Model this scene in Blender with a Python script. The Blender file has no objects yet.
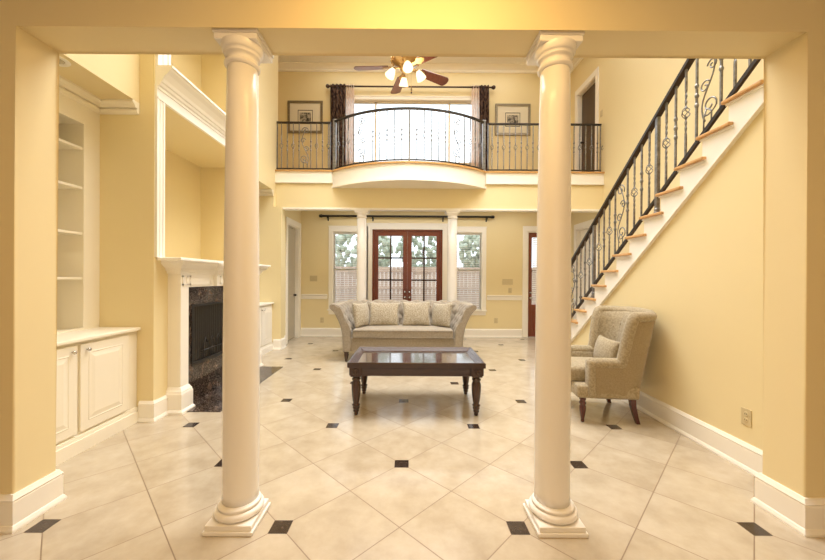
import bpy, bmesh, math, random
from mathutils import Vector, Matrix
random.seed(7)
PI = math.pi
sc = bpy.context.scene
COL = sc.collection

# ------------------------------------------------------------------ materials
MATS = {}
def newmat(name):
    m = bpy.data.materials.new(name); m.use_nodes = True
    nt = m.node_tree
    for n in list(nt.nodes): nt.nodes.remove(n)
    out = nt.nodes.new('ShaderNodeOutputMaterial')
    MATS[name] = m
    return m, nt, out

def N(nt, typ, **kw):
    n = nt.nodes.new(typ)
    for k, v in kw.items(): setattr(n, k, v)
    return n

def math_(nt, op, a, b=None, c=None):
    n = nt.nodes.new('ShaderNodeMath'); n.operation = op
    for i, v in enumerate((a, b, c)):
        if v is None: continue
        if isinstance(v, (int, float)): n.inputs[i].default_value = v
        else: nt.links.new(v, n.inputs[i])
    return n.outputs[0]

def mixc(nt, fac, a, b):
    n = nt.nodes.new('ShaderNodeMix'); n.data_type = 'RGBA'
    if isinstance(fac, (int, float)): n.inputs[0].default_value = fac
    else: nt.links.new(fac, n.inputs[0])
    for i, v in ((6, a), (7, b)):
        if isinstance(v, tuple): n.inputs[i].default_value = (*v[:3], 1)
        else: nt.links.new(v, n.inputs[i])
    return n.outputs[2]

def pbsdf(nt, out, col, rough=.5, metal=0., spec=.5, coat=0.):
    p = nt.nodes.new('ShaderNodeBsdfPrincipled')
    if isinstance(col, tuple): p.inputs['Base Color'].default_value = (*col, 1)
    else: nt.links.new(col, p.inputs['Base Color'])
    if isinstance(rough, (int, float)): p.inputs['Roughness'].default_value = rough
    else: nt.links.new(rough, p.inputs['Roughness'])
    p.inputs['Metallic'].default_value = metal
    p.inputs['Specular IOR Level'].default_value = spec
    p.inputs['Coat Weight'].default_value = coat
    p.inputs['Coat Roughness'].default_value = .08
    if coat == 1.: p.inputs['Coat IOR'].default_value = 2.0
    nt.links.new(p.outputs[0], out.inputs[0])
    return p

def bump(nt, p, h, strength=.2, dist=.01):
    b = nt.nodes.new('ShaderNodeBump'); b.inputs['Strength'].default_value = strength
    b.inputs['Distance'].default_value = dist
    nt.links.new(h, b.inputs['Height']); nt.links.new(b.outputs[0], p.inputs['Normal'])

def coord(nt, kind='Object', scale=(1, 1, 1)):
    t = nt.nodes.new('ShaderNodeTexCoord'); m = nt.nodes.new('ShaderNodeMapping')
    nt.links.new(t.outputs[kind], m.inputs[0]); m.inputs['Scale'].default_value = scale
    return m.outputs[0]

def noise(nt, vec, scale, detail=3, rough=.5):
    n = nt.nodes.new('ShaderNodeTexNoise'); nt.links.new(vec, n.inputs['Vector'])
    n.inputs['Scale'].default_value = scale; n.inputs['Detail'].default_value = detail
    n.inputs['Roughness'].default_value = rough
    return n.outputs[0]

def ramp(nt, fac, stops):
    r = nt.nodes.new('ShaderNodeValToRGB'); nt.links.new(fac, r.inputs[0])
    e = r.color_ramp.elements
    while len(e) < len(stops): e.new(.5)
    for i, (p, c) in enumerate(stops):
        e[i].position = p; e[i].color = (*c, 1)
    return r.outputs[0]

def simple(name, a, b=None, scale=6, rough=.5, metal=0., spec=.5, bmp=0., bscale=80, coat=0., stretch=(1, 1, 1)):
    m, nt, out = newmat(name)
    v = coord(nt, 'Object', stretch)
    f = noise(nt, v, scale, 4)
    b = b or tuple(x * .95 for x in a)
    c = mixc(nt, f, a, b)
    p = pbsdf(nt, out, c, rough, metal, spec, coat)
    if bmp: bump(nt, p, noise(nt, v, bscale, 2), bmp, .004)
    return m

WALL = (.815, .692, .415)
simple('wall_paint', WALL, (.805, .682, .40), 3, .42, bmp=.06, bscale=140, spec=.35)
simple('ceiling_paint', (.86, .85, .83), rough=.7)
simple('trim_paint', (.90, .86, .78), (.89, .85, .77), 4, .3, spec=.5)
simple('cream_cabinet_paint', (.89, .83, .69), (.88, .815, .675), 4, .3)
simple('column_paint', (.86, .825, .775), (.85, .815, .765), 4, .27, spec=.5)
simple('oak', (.64, .37, .14), (.52, .27, .09), 5, .3, stretch=(1, 14, 14), coat=.3)
simple('dark_wood', (.030, .013, .009), (.055, .022, .013), 4, .25, stretch=(2, 18, 18), coat=.45)
simple('polished_table_top', (.026, .012, .008), (.05, .02, .012), 4, .22, stretch=(2, 18, 18), coat=1.)
simple('dark_wood_turned', (.055, .020, .010), (.030, .011, .006), 6, .25, coat=.3)
simple('chair_leg_wood', (.09, .02, .012), (.06, .014, .009), 6, .25, coat=.3)
simple('mahogany', (.23, .052, .022), (.14, .03, .014), 4, .3, stretch=(12, 12, 1.2), coat=.2)
simple('brown_door', (.045, .026, .014), (.10, .06, .035), 2, .45, stretch=(3, 3, 1))
simple('iron', (.035, .035, .034), (.42, .42, .42), 26, .30, metal=.65, bmp=.3, bscale=60)
simple('iron_dark', (.022, .018, .016), (.035, .03, .028), 12, .35, metal=.3)
simple('brass', (.55, .36, .14), (.35, .22, .08), 20, .3, metal=.9)
simple('nickel', (.62, .60, .57), rough=.25, metal=.95)
simple('black_metal', (.012, .011, .010), (.02, .018, .016), 20, .4)
simple('plate_plastic', (.63, .52, .30), (.61, .50, .29), 5, .4)
simple('plate_slot', (.10, .08, .05), rough=.5)
simple('fan_wood_red', (.20, .05, .022), (.11, .025, .012), 5, .25, stretch=(8, 2, 8), coat=.4)
simple('fan_wood_reflecting', (.17, .075, .075), (.12, .05, .05), 5, .3, stretch=(8, 2, 8), coat=.4)  # lavender window reflection put into the blade colour
m, nt, out = newmat('blind_white')
p = pbsdf(nt, out, (.86, .85, .81), .5)
t = nt.nodes.new('ShaderNodeBsdfTranslucent'); t.inputs[0].default_value = (.88, .87, .83, 1)
x = nt.nodes.new('ShaderNodeMixShader'); x.inputs[0].default_value = .45
nt.links.new(p.outputs[0], x.inputs[1]); nt.links.new(t.outputs[0], x.inputs[2]); nt.links.new(x.outputs[0], out.inputs[0])
simple('mat_board', (.76, .70, .56), (.74, .68, .54), 8, .8)
simple('picture_frame_gold', (.36, .30, .20), (.14, .11, .07), 30, .35, metal=.5)
simple('rod_black', (.012, .009, .008), rough=.35)
simple('rod_brown', (.05, .022, .015), rough=.35)
simple('bark', (.12, .08, .05), (.06, .04, .025), 10, .9)
simple('patio_concrete', (.42, .38, .34), (.34, .31, .28), 3, .8)
simple('grey_door_paint', (.50, .45, .36), (.48, .43, .34), 3, .4)  # away and left blades get the painted reflection tint

def fabric(name, a, b, scale, thr=(.42, .58), weave=500, dtl=4):
    m, nt, out = newmat(name)
    v = coord(nt, 'Object')
    f = noise(nt, v, scale, dtl, .6)
    c = ramp(nt, f, [(thr[0], a), (thr[1], b)])
    p = pbsdf(nt, out, c, .85, spec=.2)
    p.inputs['Sheen Weight'].default_value = .25
    bump(nt, p, noise(nt, v, weave, 1), .25, .003)
    return m
fabric('sofa_linen', (.30, .255, .195), (.35, .30, .235), 40)
fabric('sofa_linen_dark', (.25, .19, .13), (.30, .23, .16), 40)
fabric('chair_chenille', (.29, .235, .145), (.40, .33, .22), 55)
fabric('chair_side_weave', (.29, .225, .135), (.34, .27, .17), 90)
fabric('pillow_brocade', (.31, .26, .18), (.50, .44, .34), 70)

# curtains: woven cloth that lets daylight through
def curtain_mat(name, a, b, trans):
    m, nt, out = newmat(name)
    v = coord(nt, 'Object', (1, 1, .5))
    f = noise(nt, v, 26, 3)
    c = ramp(nt, f, [(.44, a), (.56, b)])
    p = pbsdf(nt, out, c, .8, spec=.2)
    t = nt.nodes.new('ShaderNodeBsdfTranslucent'); nt.links.new(c, t.inputs[0])
    x = nt.nodes.new('ShaderNodeMixShader'); x.inputs[0].default_value = trans
    nt.links.new(p.outputs[0], x.inputs[1]); nt.links.new(t.outputs[0], x.inputs[2])
    nt.links.new(x.outputs[0], out.inputs[0])
curtain_mat('curtain_dark', (.035, .018, .016), (.14, .085, .06), .12)
curtain_mat('curtain_sheer', (.86, .72, .64), (.94, .86, .80), .72)

# glass
m, nt, out = newmat('window_glass')
g = nt.nodes.new('ShaderNodeBsdfGlossy'); g.inputs['Roughness'].default_value = .03
t = nt.nodes.new('ShaderNodeBsdfTransparent'); t.inputs[0].default_value = (.97, .98, .98, 1)
fr = nt.nodes.new('ShaderNodeFresnel'); fr.inputs[0].default_value = 1.25
x = nt.nodes.new('ShaderNodeMixShader'); nt.links.new(fr.outputs[0], x.inputs[0])
nt.links.new(t.outputs[0], x.inputs[1]); nt.links.new(g.outputs[0], x.inputs[2]); nt.links.new(x.outputs[0], out.inputs[0])

# lamp glass (lit)
def emit(name, col, s):
    m, nt, out = newmat(name)
    e = nt.nodes.new('ShaderNodeEmission'); e.inputs[0].default_value = (*col, 1); e.inputs[1].default_value = s
    nt.links.new(e.outputs[0], out.inputs[0])
emit('lit_frosted_glass', (1, .82, .55), 2.0)
emit('lit_bulb', (1, .9, .7), 9)

# dark emperador marble
def marble(name, rough=.08):
    m, nt, out = newmat(name)
    v = coord(nt, 'Object')
    n1 = noise(nt, v, 9, 8, .65)
    vr = nt.nodes.new('ShaderNodeTexVoronoi'); vr.feature = 'DISTANCE_TO_EDGE'; vr.inputs['Scale'].default_value = 12
    mp = nt.nodes.new('ShaderNodeVectorMath'); mp.operation = 'ADD'
    nz = nt.nodes.new('ShaderNodeTexNoise'); nz.inputs['Scale'].default_value = 6; nt.links.new(v, nz.inputs['Vector'])
    nt.links.new(v, mp.inputs[0]); nt.links.new(nz.outputs[1], mp.inputs[1]); nt.links.new(mp.outputs[0], vr.inputs['Vector'])
    base = ramp(nt, n1, [(.40, (.012, .007, .005)), (.55, (.04, .022, .015)), (.72, (.15, .095, .065))])
    vein = ramp(nt, vr.outputs[0], [(0., (1, 1, 1)), (.022, (0, 0, 0))])
    vf = math_(nt, 'MULTIPLY', vein, n1)
    c = mixc(nt, vf, base, (.75, .66, .56))
    pbsdf(nt, out, c, rough, spec=.6)
marble('dark_marble')

# floor: beige 18-inch tiles laid diagonally with dark insets at alternate corners
S2 = .64456; X0 = -.0385 + S2; Y0 = 1.8824
m, nt, out = newmat('floor_tile')
tc = nt.nodes.new('ShaderNodeTexCoord'); sp = nt.nodes.new('ShaderNodeSeparateXYZ')
nt.links.new(tc.outputs['Object'], sp.inputs[0])
p_ = math_(nt, 'DIVIDE', math_(nt, 'SUBTRACT', sp.outputs[0], X0), S2)
q_ = math_(nt, 'DIVIDE', math_(nt, 'SUBTRACT', sp.outputs[1], Y0), S2)
s_ = math_(nt, 'MULTIPLY', math_(nt, 'ADD', p_, q_), .5)
t_ = math_(nt, 'MULTIPLY', math_(nt, 'SUBTRACT', p_, q_), .5)
sr = math_(nt, 'ROUND', s_); tr = math_(nt, 'ROUND', t_)
dp = math_(nt, 'ABSOLUTE', math_(nt, 'SUBTRACT', p_, math_(nt, 'ADD', sr, tr)))
dq = math_(nt, 'ABSOLUTE', math_(nt, 'SUBTRACT', q_, math_(nt, 'SUBTRACT', sr, tr)))
dmax = math_(nt, 'MAXIMUM', dp, dq)
inset = math_(nt, 'LESS_THAN', dmax, .050 / S2)
inset_rim = math_(nt, 'LESS_THAN', dmax, .053 / S2)
s2_ = math_(nt, 'MULTIPLY', s_, 2); t2_ = math_(nt, 'MULTIPLY', t_, 2)
gs = math_(nt, 'ABSOLUTE', math_(nt, 'SUBTRACT', s2_, math_(nt, 'ROUND', s2_)))
gt = math_(nt, 'ABSOLUTE', math_(nt, 'SUBTRACT', t2_, math_(nt, 'ROUND', t2_)))
gl = math_(nt, 'LESS_THAN', math_(nt, 'MINIMUM', gs, gt), .0062)
grout = math_(nt, 'MAXIMUM', gl, math_(nt, 'SUBTRACT', inset_rim, inset))
grout = math_(nt, 'MULTIPLY', grout, math_(nt, 'SUBTRACT', 1, inset))
cv = nt.nodes.new('ShaderNodeCombineXYZ')
nt.links.new(math_(nt, 'FLOOR', s2_), cv.inputs[0]); nt.links.new(math_(nt, 'FLOOR', t2_), cv.inputs[1])
wn = nt.nodes.new('ShaderNodeTexWhiteNoise'); nt.links.new(cv.outputs[0], wn.inputs['Vector'])
# per-tile offset of the stone pattern
vo = nt.nodes.new('ShaderNodeVectorMath'); vo.operation = 'MULTIPLY_ADD'
nt.links.new(wn.outputs['Color'], vo.inputs[0]); vo.inputs[1].default_value = (20, 20, 20); nt.links.new(tc.outputs['Object'], vo.inputs[2])
n1 = noise(nt, vo.outputs[0], 4.5, 7, .62)
n2 = noise(nt, vo.outputs[0], 22, 4, .6)
stone = ramp(nt, n1, [(.32, (.40, .325, .225)), (.5, (.49, .41, .295)), (.68, (.56, .48, .365))])
stone = mixc(nt, math_(nt, 'MULTIPLY', n2, .35), stone, (.42, .345, .245))
stone = mixc(nt, math_(nt, 'MULTIPLY', wn.outputs['Value'], .25), stone, (.57, .50, .39))
n3 = noise(nt, tc.outputs['Object'], 60, 5, .7)
ins_c = ramp(nt, n3, [(.4, (.022, .013, .009)), (.6, (.05, .032, .024)), (.7, (.24, .17, .12))])
c = mixc(nt, grout, stone, (.22, .15, .085))
c = mixc(nt, inset, c, ins_c)
rg = math_(nt, 'ADD', math_(nt, 'MULTIPLY', n2, .14), .09)
rg = math_(nt, 'ADD', rg, math_(nt, 'MULTIPLY', grout, .4))
p = pbsdf(nt, out, c, rg, spec=.8)
hh = math_(nt, 'SUBTRACT', math_(nt, 'MULTIPLY', n1, .25), grout)
bump(nt, p, hh, .25, .003)

# outside
m, nt, out = newmat('fence_wood')
v = coord(nt, 'Object')
sx = nt.nodes.new('ShaderNodeSeparateXYZ'); nt.links.new(v, sx.inputs[0])
fl = math_(nt, 'FLOOR', math_(nt, 'DIVIDE', sx.outputs[0], .14))
w = nt.nodes.new('ShaderNodeTexWhiteNoise'); w.noise_dimensions = '1D'; nt.links.new(fl, w.inputs['W'])
c = mixc(nt, w.outputs['Value'], (.52, .38, .31), (.64, .49, .41))
pbsdf(nt, out, c, .8)
simple('foliage', (.42, .47, .36), (.54, .59, .47), 3, .8)

# abstract engraving print
m, nt, out = newmat('print_ink')
v = coord(nt, 'Object')
f = noise(nt, v, 14, 5, .7)
c = ramp(nt, f, [(.46, (.03, .028, .025)), (.56, (.45, .40, .32))])
pbsdf(nt, out, c, .6)

# ------------------------------------------------------------------ builders
class MB:
    """collects shapes, links them as ONE mesh object"""
    def __init__(s): s.v = []; s.f = []; s.sm = []; s.mi = []; s.cur = 0
    def add(s, vs, fs, smooth=False):
        o = len(s.v); s.v += [tuple(v) for v in vs]
        for f in fs: s.f.append([i + o for i in f]); s.sm.append(smooth); s.mi.append(s.cur)
        return s
    def box(s, x0, x1, y0, y1, z0, z1):
        vs = [(x, y, z) for x in (x0, x1) for y in (y0, y1) for z in (z0, z1)]
        return s.add(vs, [(0, 1, 3, 2), (4, 6, 7, 5), (0, 4, 5, 1), (2, 3, 7, 6), (0, 2, 6, 4), (1, 5, 7, 3)])
    def bev(s, x0, x1, y0, y1, z0, z1, r=.005, seg=2, smooth=False):
        bm = bmesh.new(); bmesh.ops.create_cube(bm, size=1)
        for v in bm.verts:
            v.co = Vector(((x0 + x1) / 2 + v.co.x * (x1 - x0), (y0 + y1) / 2 + v.co.y * (y1 - y0), (z0 + z1) / 2 + v.co.z * (z1 - z0)))
        bmesh.ops.bevel(bm, geom=bm.edges[:], offset=r, segments=seg, affect='EDGES', profile=.5)
        s.frombm(bm, smooth); return s
    def frombm(s, bm, smooth=False):
        bm.verts.index_update()
        s.add([v.co[:] for v in bm.verts], [[v.index for v in f.verts] for f in bm.faces], smooth); bm.free(); return s
    def lathe(s, prof, c=(0, 0, 0), seg=24, smooth=True, axis='z', cap=True):
        vs = []; fs = []
        for r, z in prof:
            for k in range(seg):
                a = 2 * PI * k / seg
                if axis == 'z': vs.append((c[0] + r * math.cos(a), c[1] + r * math.sin(a), c[2] + z))
                elif axis == 'x': vs.append((c[0] + z, c[1] + r * math.cos(a), c[2] + r * math.sin(a)))
                else: vs.append((c[0] + r * math.sin(a), c[1] + z, c[2] + r * math.cos(a)))
        n = len(prof)
        for i in range(n - 1):
            for k in range(seg):
                k2 = (k + 1) % seg
                fs.append((i * seg + k, i * seg + k2, (i + 1) * seg + k2, (i + 1) * seg + k))
        s.add(vs, fs, smooth)
        if cap:
            o = len(s.v) - n * seg
            s.f.append([o + k for k in range(seg)][::-1]); s.sm.append(False); s.mi.append(s.cur)
            s.f.append([o + (n - 1) * seg + k for k in range(seg)]); s.sm.append(False); s.mi.append(s.cur)
        return s
    def tube(s, pts, r, seg=8, closed=False, smooth=True):
        pts = [Vector(p) for p in pts]; n = len(pts); vs = []; fs = []
        up = Vector((0, 0, 1))
        prev = None
        for i, p in enumerate(pts):
            a = pts[max(i - 1, 0)] if not closed else pts[i - 1]
            b = pts[min(i + 1, n - 1)] if not closed else pts[(i + 1) % n]
            d = (b - a)
            if d.length < 1e-9: d = Vector((0, 0, 1))
            d.normalize()
            if prev is None:
                ref = up if abs(d.z) < .9 else Vector((1, 0, 0))
                u = d.cross(ref).normalized()
            else:
                u = (prev - d * prev.dot(d))
                if u.length < 1e-6: u = d.cross(up)
                u.normalize()
            prev = u; w_ = d.cross(u)
            rr = r[i] if isinstance(r, (list, tuple)) else r
            for k in range(seg):
                an = 2 * PI * k / seg
                vs.append(p + u * rr * math.cos(an) + w_ * rr * math.sin(an))
        m_ = n if closed else n - 1
        for i in range(m_):
            i2 = (i + 1) % n
            for k in range(seg):
                k2 = (k + 1) % seg
                fs.append((i * seg + k, i * seg + k2, i2 * seg + k2, i2 * seg + k))
        if not closed:
            fs.append(tuple(range(seg))[::-1]); fs.append(tuple((n - 1) * seg + k for k in range(seg)))
        return s.add(vs, fs, smooth)
    def prism(s, poly, a0, a1, axis='y', smooth=False):
        """poly in the two other axes, extruded along axis from a0 to a1"""
        n = len(poly)
        def mk(p, a):
            return {'y': (p[0], a, p[1]), 'x': (a, p[0], p[1]), 'z': (p[0], p[1], a)}[axis]
        vs = [mk(p, a0) for p in poly] + [mk(p, a1) for p in poly]
        fs = [tuple(range(n)), tuple(range(2 * n - 1, n - 1, -1))]
        o = len(s.v); s.v += vs
        for f in fs: s.f.append([i + o for i in f]); s.sm.append(False); s.mi.append(s.cur)
        for i in range(n):
            j = (i + 1) % n
            s.f.append([o + j, o + i, o + i + n, o + j + n]); s.sm.append(smooth); s.mi.append(s.cur)
        return s
    def sweep(s, prof, path, closed=False, smooth=False):
        """prof: closed list of (out, z); path: XY polyline; out points to the LEFT of travel; mitred"""
        n = len(path); m_ = len(prof); vs = []
        P = [Vector((p[0], p[1])) for p in path]
        for i in range(n):
            if closed or 0 < i < n - 1:
                d1 = (P[i] - P[i - 1]).normalized(); d2 = (P[(i + 1) % n] - P[i]).normalized()
            elif i == 0: d1 = d2 = (P[1] - P[0]).normalized()
            else: d1 = d2 = (P[-1] - P[-2]).normalized()
            n1_ = Vector((-d1.y, d1.x)); n2_ = Vector((-d2.y, d2.x))
            b = (n1_ + n2_); b = b / max(b.dot(n1_), .2)
            for o_, z in prof: vs.append((P[i].x + b.x * o_, P[i].y + b.y * o_, z))
        fs = []
        for i in range(n if closed else n - 1):
            i2 = (i + 1) % n
            for k in range(m_):
                k2 = (k + 1) % m_
                fs.append((i * m_ + k, i * m_ + k2, i2 * m_ + k2, i2 * m_ + k))
        if not closed:
            fs.append(tuple(range(m_))[::-1]); fs.append(tuple((n - 1) * m_ + k for k in range(m_)))
        return s.add(vs, fs, smooth)
    def grid(s, fn, nu, nv, smooth=True, cu=False, cv=False):
        vs = [fn(i / (nu if cu else nu - 1), j / (nv if cv else nv - 1)) for i in range(nu) for j in range(nv)]
        fs = []
        for i in range(nu if cu else nu - 1):
            for j in range(nv if cv else nv - 1):
                i2 = (i + 1) % nu; j2 = (j + 1) % nv
                fs.append((i * nv + j, i2 * nv + j, i2 * nv + j2, i * nv + j2))
        return s.add(vs, fs, smooth)
    def sphere(s, c, r, seg=12, ring=8, sc_=(1, 1, 1)):
        prof = [(max(r * math.sin(PI * i / ring), 1e-4), -r * math.cos(PI * i / ring)) for i in range(ring + 1)]
        o = len(s.v); s.lathe(prof, (0, 0, 0), seg, True, cap=False)
        for i in range(o, len(s.v)):
            v = s.v[i]; s.v[i] = (c[0] + v[0] * sc_[0], c[1] + v[1] * sc_[1], c[2] + v[2] * sc_[2])
        return s
    def xf(s, M, start=0):
        for i in range(start, len(s.v)): s.v[i] = tuple(M @ Vector(s.v[i]))
        return s
    def build(s, name, mat, parent=None, loc=None, label=None):
        me = bpy.data.meshes.new(name); me.from_pydata(s.v, [], s.f)
        mats = mat if isinstance(mat, (list, tuple)) else [mat]
        for m_ in mats: me.materials.append(MATS[m_])
        me.polygons.foreach_set('use_smooth', s.sm); me.polygons.foreach_set('material_index', s.mi)
        bm = bmesh.new(); bm.from_mesh(me); bmesh.ops.recalc_face_normals(bm, faces=bm.faces); bm.to_mesh(me); bm.free()
        me.update()
        o = bpy.data.objects.new(name, me); COL.objects.link(o)
        if parent is not None: o.parent = parent
        if loc is not None: o.location = loc
        if label: o['label'] = label
        return o

def struct(o, label=None):
    o['kind'] = 'structure'
    if label: o['label'] = label
    return o
def tag(o, label, cat, group=None, kind=None):
    o['label'] = label; o['category'] = cat
    if group: o['group'] = group
    if kind: o['kind'] = kind
    return o
def empty(name, loc=(0, 0, 0), rz=0):
    o = bpy.data.objects.new(name, None); COL.objects.link(o); o.location = loc; o.rotation_euler = (0, 0, rz)
    o.empty_display_size = .1
    return o
def thing(name, label, cat, loc=(0, 0, 0), rz=0, group=None):
    return tag(empty(name, loc, rz), label, cat, group)
def copy_tree(o, parent=None):
    c = o.copy(); COL.objects.link(c); c.parent = parent
    for ch in list(o.children): copy_tree(ch, c)
    return c

def circ_profile(pts): return pts

# ------------------------------------------------------------------ key dimensions (metres)
FY0, FY1 = 1.855, 2.085        # front partition with the wide opening
BEAM = 2.694
JL, JR = -2.102, 2.138
LX = -2.512                    # main plane of the left wall
BX = -2.375                     # chimney breast face
KX = -2.88                     # bookcase face
BY0, BY1 = 3.25, 5.45          # chimney breast
YF = 6.60                      # balcony / hall opening
YB = 7.95                      # back wall
RX = 2.43                      # wall below the stair
SX = 3.69                      # outer right wall
CZ = 6.18                      # ceiling
HZ = 2.66                      # hall header underside
UF = 3.34                      # upper floor

# ------------------------------------------------------------------ floor and shell
struct(MB().box(-4.2, SX + .2, -3.4, YB + .15, -.12, 0).build('floor', 'floor_tile'))
struct(MB().box(-4.2, SX + .2, FY1, YB + .15, CZ, CZ + .12).build('ceiling', 'ceiling_paint'))
struct(MB().box(-4.2, SX + .2, -3.4, FY0, 3.05, 3.15).build('ceiling', 'ceiling_paint'))

# front partition: big U with rounded opening corners
def u_wall(x0, x1, z1, ax0, ax1, az, y0, y1, r=.012):
    bm = bmesh.new()
    poly = [(x0, 0), (ax0, 0), (ax0, az), (ax1, az), (ax1, 0), (x1, 0), (x1, z1), (x0, z1)]
    a = [bm.verts.new((p[0], y0, p[1])) for p in poly]; b = [bm.verts.new((p[0], y1, p[1])) for p in poly]
    bm.faces.new(a); bm.faces.new(b[::-1])
    n = len(poly)
    for i in range(n): bm.faces.new((a[i], b[i], b[(i + 1) % n], a[(i + 1) % n]))
    es = []
    for e in bm.edges:
        c0, c1 = e.verts[0].co, e.verts[1].co
        if abs(c0.y - c1.y) < 1e-6:
            if all((abs(c.x - ax0) < 1e-5 or abs(c.x - ax1) < 1e-5) and c.z <= az + 1e-5 for c in (c0, c1)): es.append(e)
    bmesh.ops.bevel(bm, geom=es, offset=r, segments=4, affect='EDGES', profile=.5)
    bmesh.ops.triangulate(bm, faces=[f for f in bm.faces if len(f.verts) > 4])
    return MB().frombm(bm)
struct(u_wall(-4.2, SX + .2, CZ, JL, JR, BEAM, FY0, FY1).build('wall_front', 'wall_paint'))

# foyer behind the camera
struct(MB().box(-4.2, -4.05, -3.4, FY0, 0, 3.05).build('wall_foyer_left', 'wall_paint'))
struct(MB().box(SX + .05, SX + .2, -3.4, FY0, 0, 3.05).build('wall_foyer_right', 'wall_paint'))
struct(MB().box(-4.2, SX + .2, -3.4, -3.25, 0, 3.05).build('wall_foyer_rear', 'wall_paint'))

# left wall: upper plane, bookcase bays, chimney breast with two niches
SOF = 2.965
NZ0, NZ1 = 1.535, 3.022          # niche opening
NY0, NY1 = 3.36, 5.34
NX = -3.185
w = MB()
w.box(-3.6, LX, FY1, BY0, SOF, CZ)               # bulkhead over the near bookcase
w.box(-3.6, LX, BY1, YF - .12, SOF, CZ)          # bulkhead over the far bookcase
w.box(-3.6, -3.30, FY1, BY0, 0, SOF)
w.box(-3.6, -3.30, BY1, YF - .12, 0, SOF)
# breast
w.box(-3.6, BX, BY0, NY0, 0, CZ)
w.box(-3.6, BX, NY1, BY1, 0, CZ)
w.box(-3.6, BX, NY0, NY1, 0, NZ0 - .02)
w.box(-3.6, BX, NY0, NY1, NZ1, 3.33)
w.box(-3.6, BX, NY0, NY1, 5.3, CZ)
w.box(-3.6, NX, NY0, NY1, NZ0 - .02, 5.3)
struct(w.build('wall_left', 'wall_paint'))
# bookcase surround walls (cream painted joinery) are part of the bookcases below

# hall: short wing wall at left, header across, side walls
w = MB()
w.box(-3.6, BX + .005, YF - .12, YF + .08, 0, HZ)   # wing wall facing the camera
w.box(-3.6, LX, YF - .12, YF + .08, HZ, CZ)
struct(w.build('wall_left', 'wall_paint'))
hallX = -2.45
DY0, DY1, DZ = 7.05, 7.80, 2.44
w = MB()
w.box(hallX - .15, hallX, YF + .08, DY0, 0, UF - .2)
w.box(hallX - .15, hallX, DY1, YB, 0, UF - .2)
w.box(hallX - .15, hallX, DY0, DY1, DZ, UF - .2)
struct(w.build('wall_hall_left', 'wall_paint'))
struct(MB().box(LX - .9, LX - .75, YF + .08, YB, UF, CZ).build('wall_upper_left', 'wall_paint'))
struct(MB().box(LX, SX, YF - .02, YF + .10, HZ, UF - .21).build('wall_header', 'wall_paint'))
struct(MB().box(-3.6, SX, YF + .10, YB, 2.95, UF).build('floor', 'oak'))
struct(MB().box(-3.6, SX, YF + .10, YB, 2.90, 2.95).build('ceiling', 'ceiling_paint'))

# back wall with openings
def wall_xz(name, y0, y1, x0, x1, z0, z1, holes):
    xs = sorted({x0, x1, *[h[0] for h in holes], *[h[1] for h in holes]})
    zs = sorted({z0, z1, *[h[2] for h in holes], *[h[3] for h in holes]})
    m_ = MB()
    for i in range(len(xs) - 1):
        # merge vertical runs
        run = None
        for j in range(len(zs) - 1):
            cx_, cz_ = (xs[i] + xs[i + 1]) / 2, (zs[j] + zs[j + 1]) / 2
            solid = not any(h[0] < cx_ < h[1] and h[2] < cz_ < h[3] for h in holes)
            if solid:
                if run is None: run = zs[j]
                end = zs[j + 1]
            if (not solid or j == len(zs) - 2) and run is not None:
                m_.box(xs[i], xs[i + 1], y0, y1, run, end); run = None
    return m_.build(name, 'wall_paint')
WL = (-1.72, -1.01, .62, 2.39); WR = (.985, 1.69, .62, 2.39)
FD = (-.82, .785, 0, 2.45); ED = (2.735, 3.53, 0, 2.42)
UW = (-1.56, 1.70, 3.98, 5.40)
struct(wall_xz('wall_back', YB, YB + .15, -3.6, SX + .15, 0, CZ, [WL, WR, FD, ED, UW]))

# right outer wall with two stacked doorways
RD = (6.86, 7.60)
w = MB()
w.box(SX, SX + .15, FY1, RD[0], 0, CZ); w.box(SX, SX + .15, RD[1], YB, 0, CZ)
w.box(SX, SX + .15, *RD, 2.42, UF); w.box(SX, SX + .15, *RD, 5.36, CZ)
struct(w.build('wall_right', 'wall_paint'))
w = MB()   # room beyond the right doorways, lower and upper: closed recess
w.box(SX + .15, SX + 1.2, RD[0] - .3, RD[0] - .2, 0, CZ); w.box(SX + .15, SX + 1.2, RD[1] + .2, RD[1] + .3, 0, CZ)
w.box(SX + 1.2, SX + 1.3, RD[0] - .3, RD[1] + .3, 0, CZ); w.box(SX + .15, SX + 1.3, RD[0] - .3, RD[1] + .3, 2.6, UF - .02)
struct(w.build('wall_right', 'wall_paint'))

# ------------------------------------------------------------------ baseboards
def base_prof(h=.19, t=.02):
    return [(0, 0), (t + .012, 0), (t + .012, .012), (t + .004, .03), (t, .034), (t, h - .04), (t - .003, h - .034), (t + .002, h - .026), (t - .006, h - .012), (t - .012, h), (0, h)]
BP = base_prof()
def baseboard(side, paths, prof=BP):
    m_ = MB()
    for p in paths: m_.sweep(prof, p)
    return struct(m_.build('baseboard_' + side, 'trim_paint'))
# paths keep the wall on the right-hand side of travel (profile grows to the left)
baseboard('front_left', [[(-2.9, FY1), (JL, FY1), (JL, FY0), (-4.05, FY0)][::1]], BP)
baseboard('front_right', [[(SX, FY0), (JR, FY0), (JR, FY1), (RX, FY1)]], BP)
baseboard('right', [[(RX, FY1), (RX, 5.60)]])
baseboard('outer_right', [[(SX, 6.0), (SX, RD[0] - .10)]])
baseboard('left', [[(BX, BY0 + .19), (BX, BY0), (LX + .01, BY0)], [(hallX, YF + .085), (BX + .005, YF + .08), (BX + .005, YF - .12), (LX + .01, YF - .12)], [(hallX, DY0 - .12), (hallX, YF + .085)]])
baseboard('back', [[(ED[0] - .125, YB), (WR[1] + .3 - .35, YB), (FD[1] + .13, YB)], [(FD[0] - .13, YB), (hallX + .001, YB)]])

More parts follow.
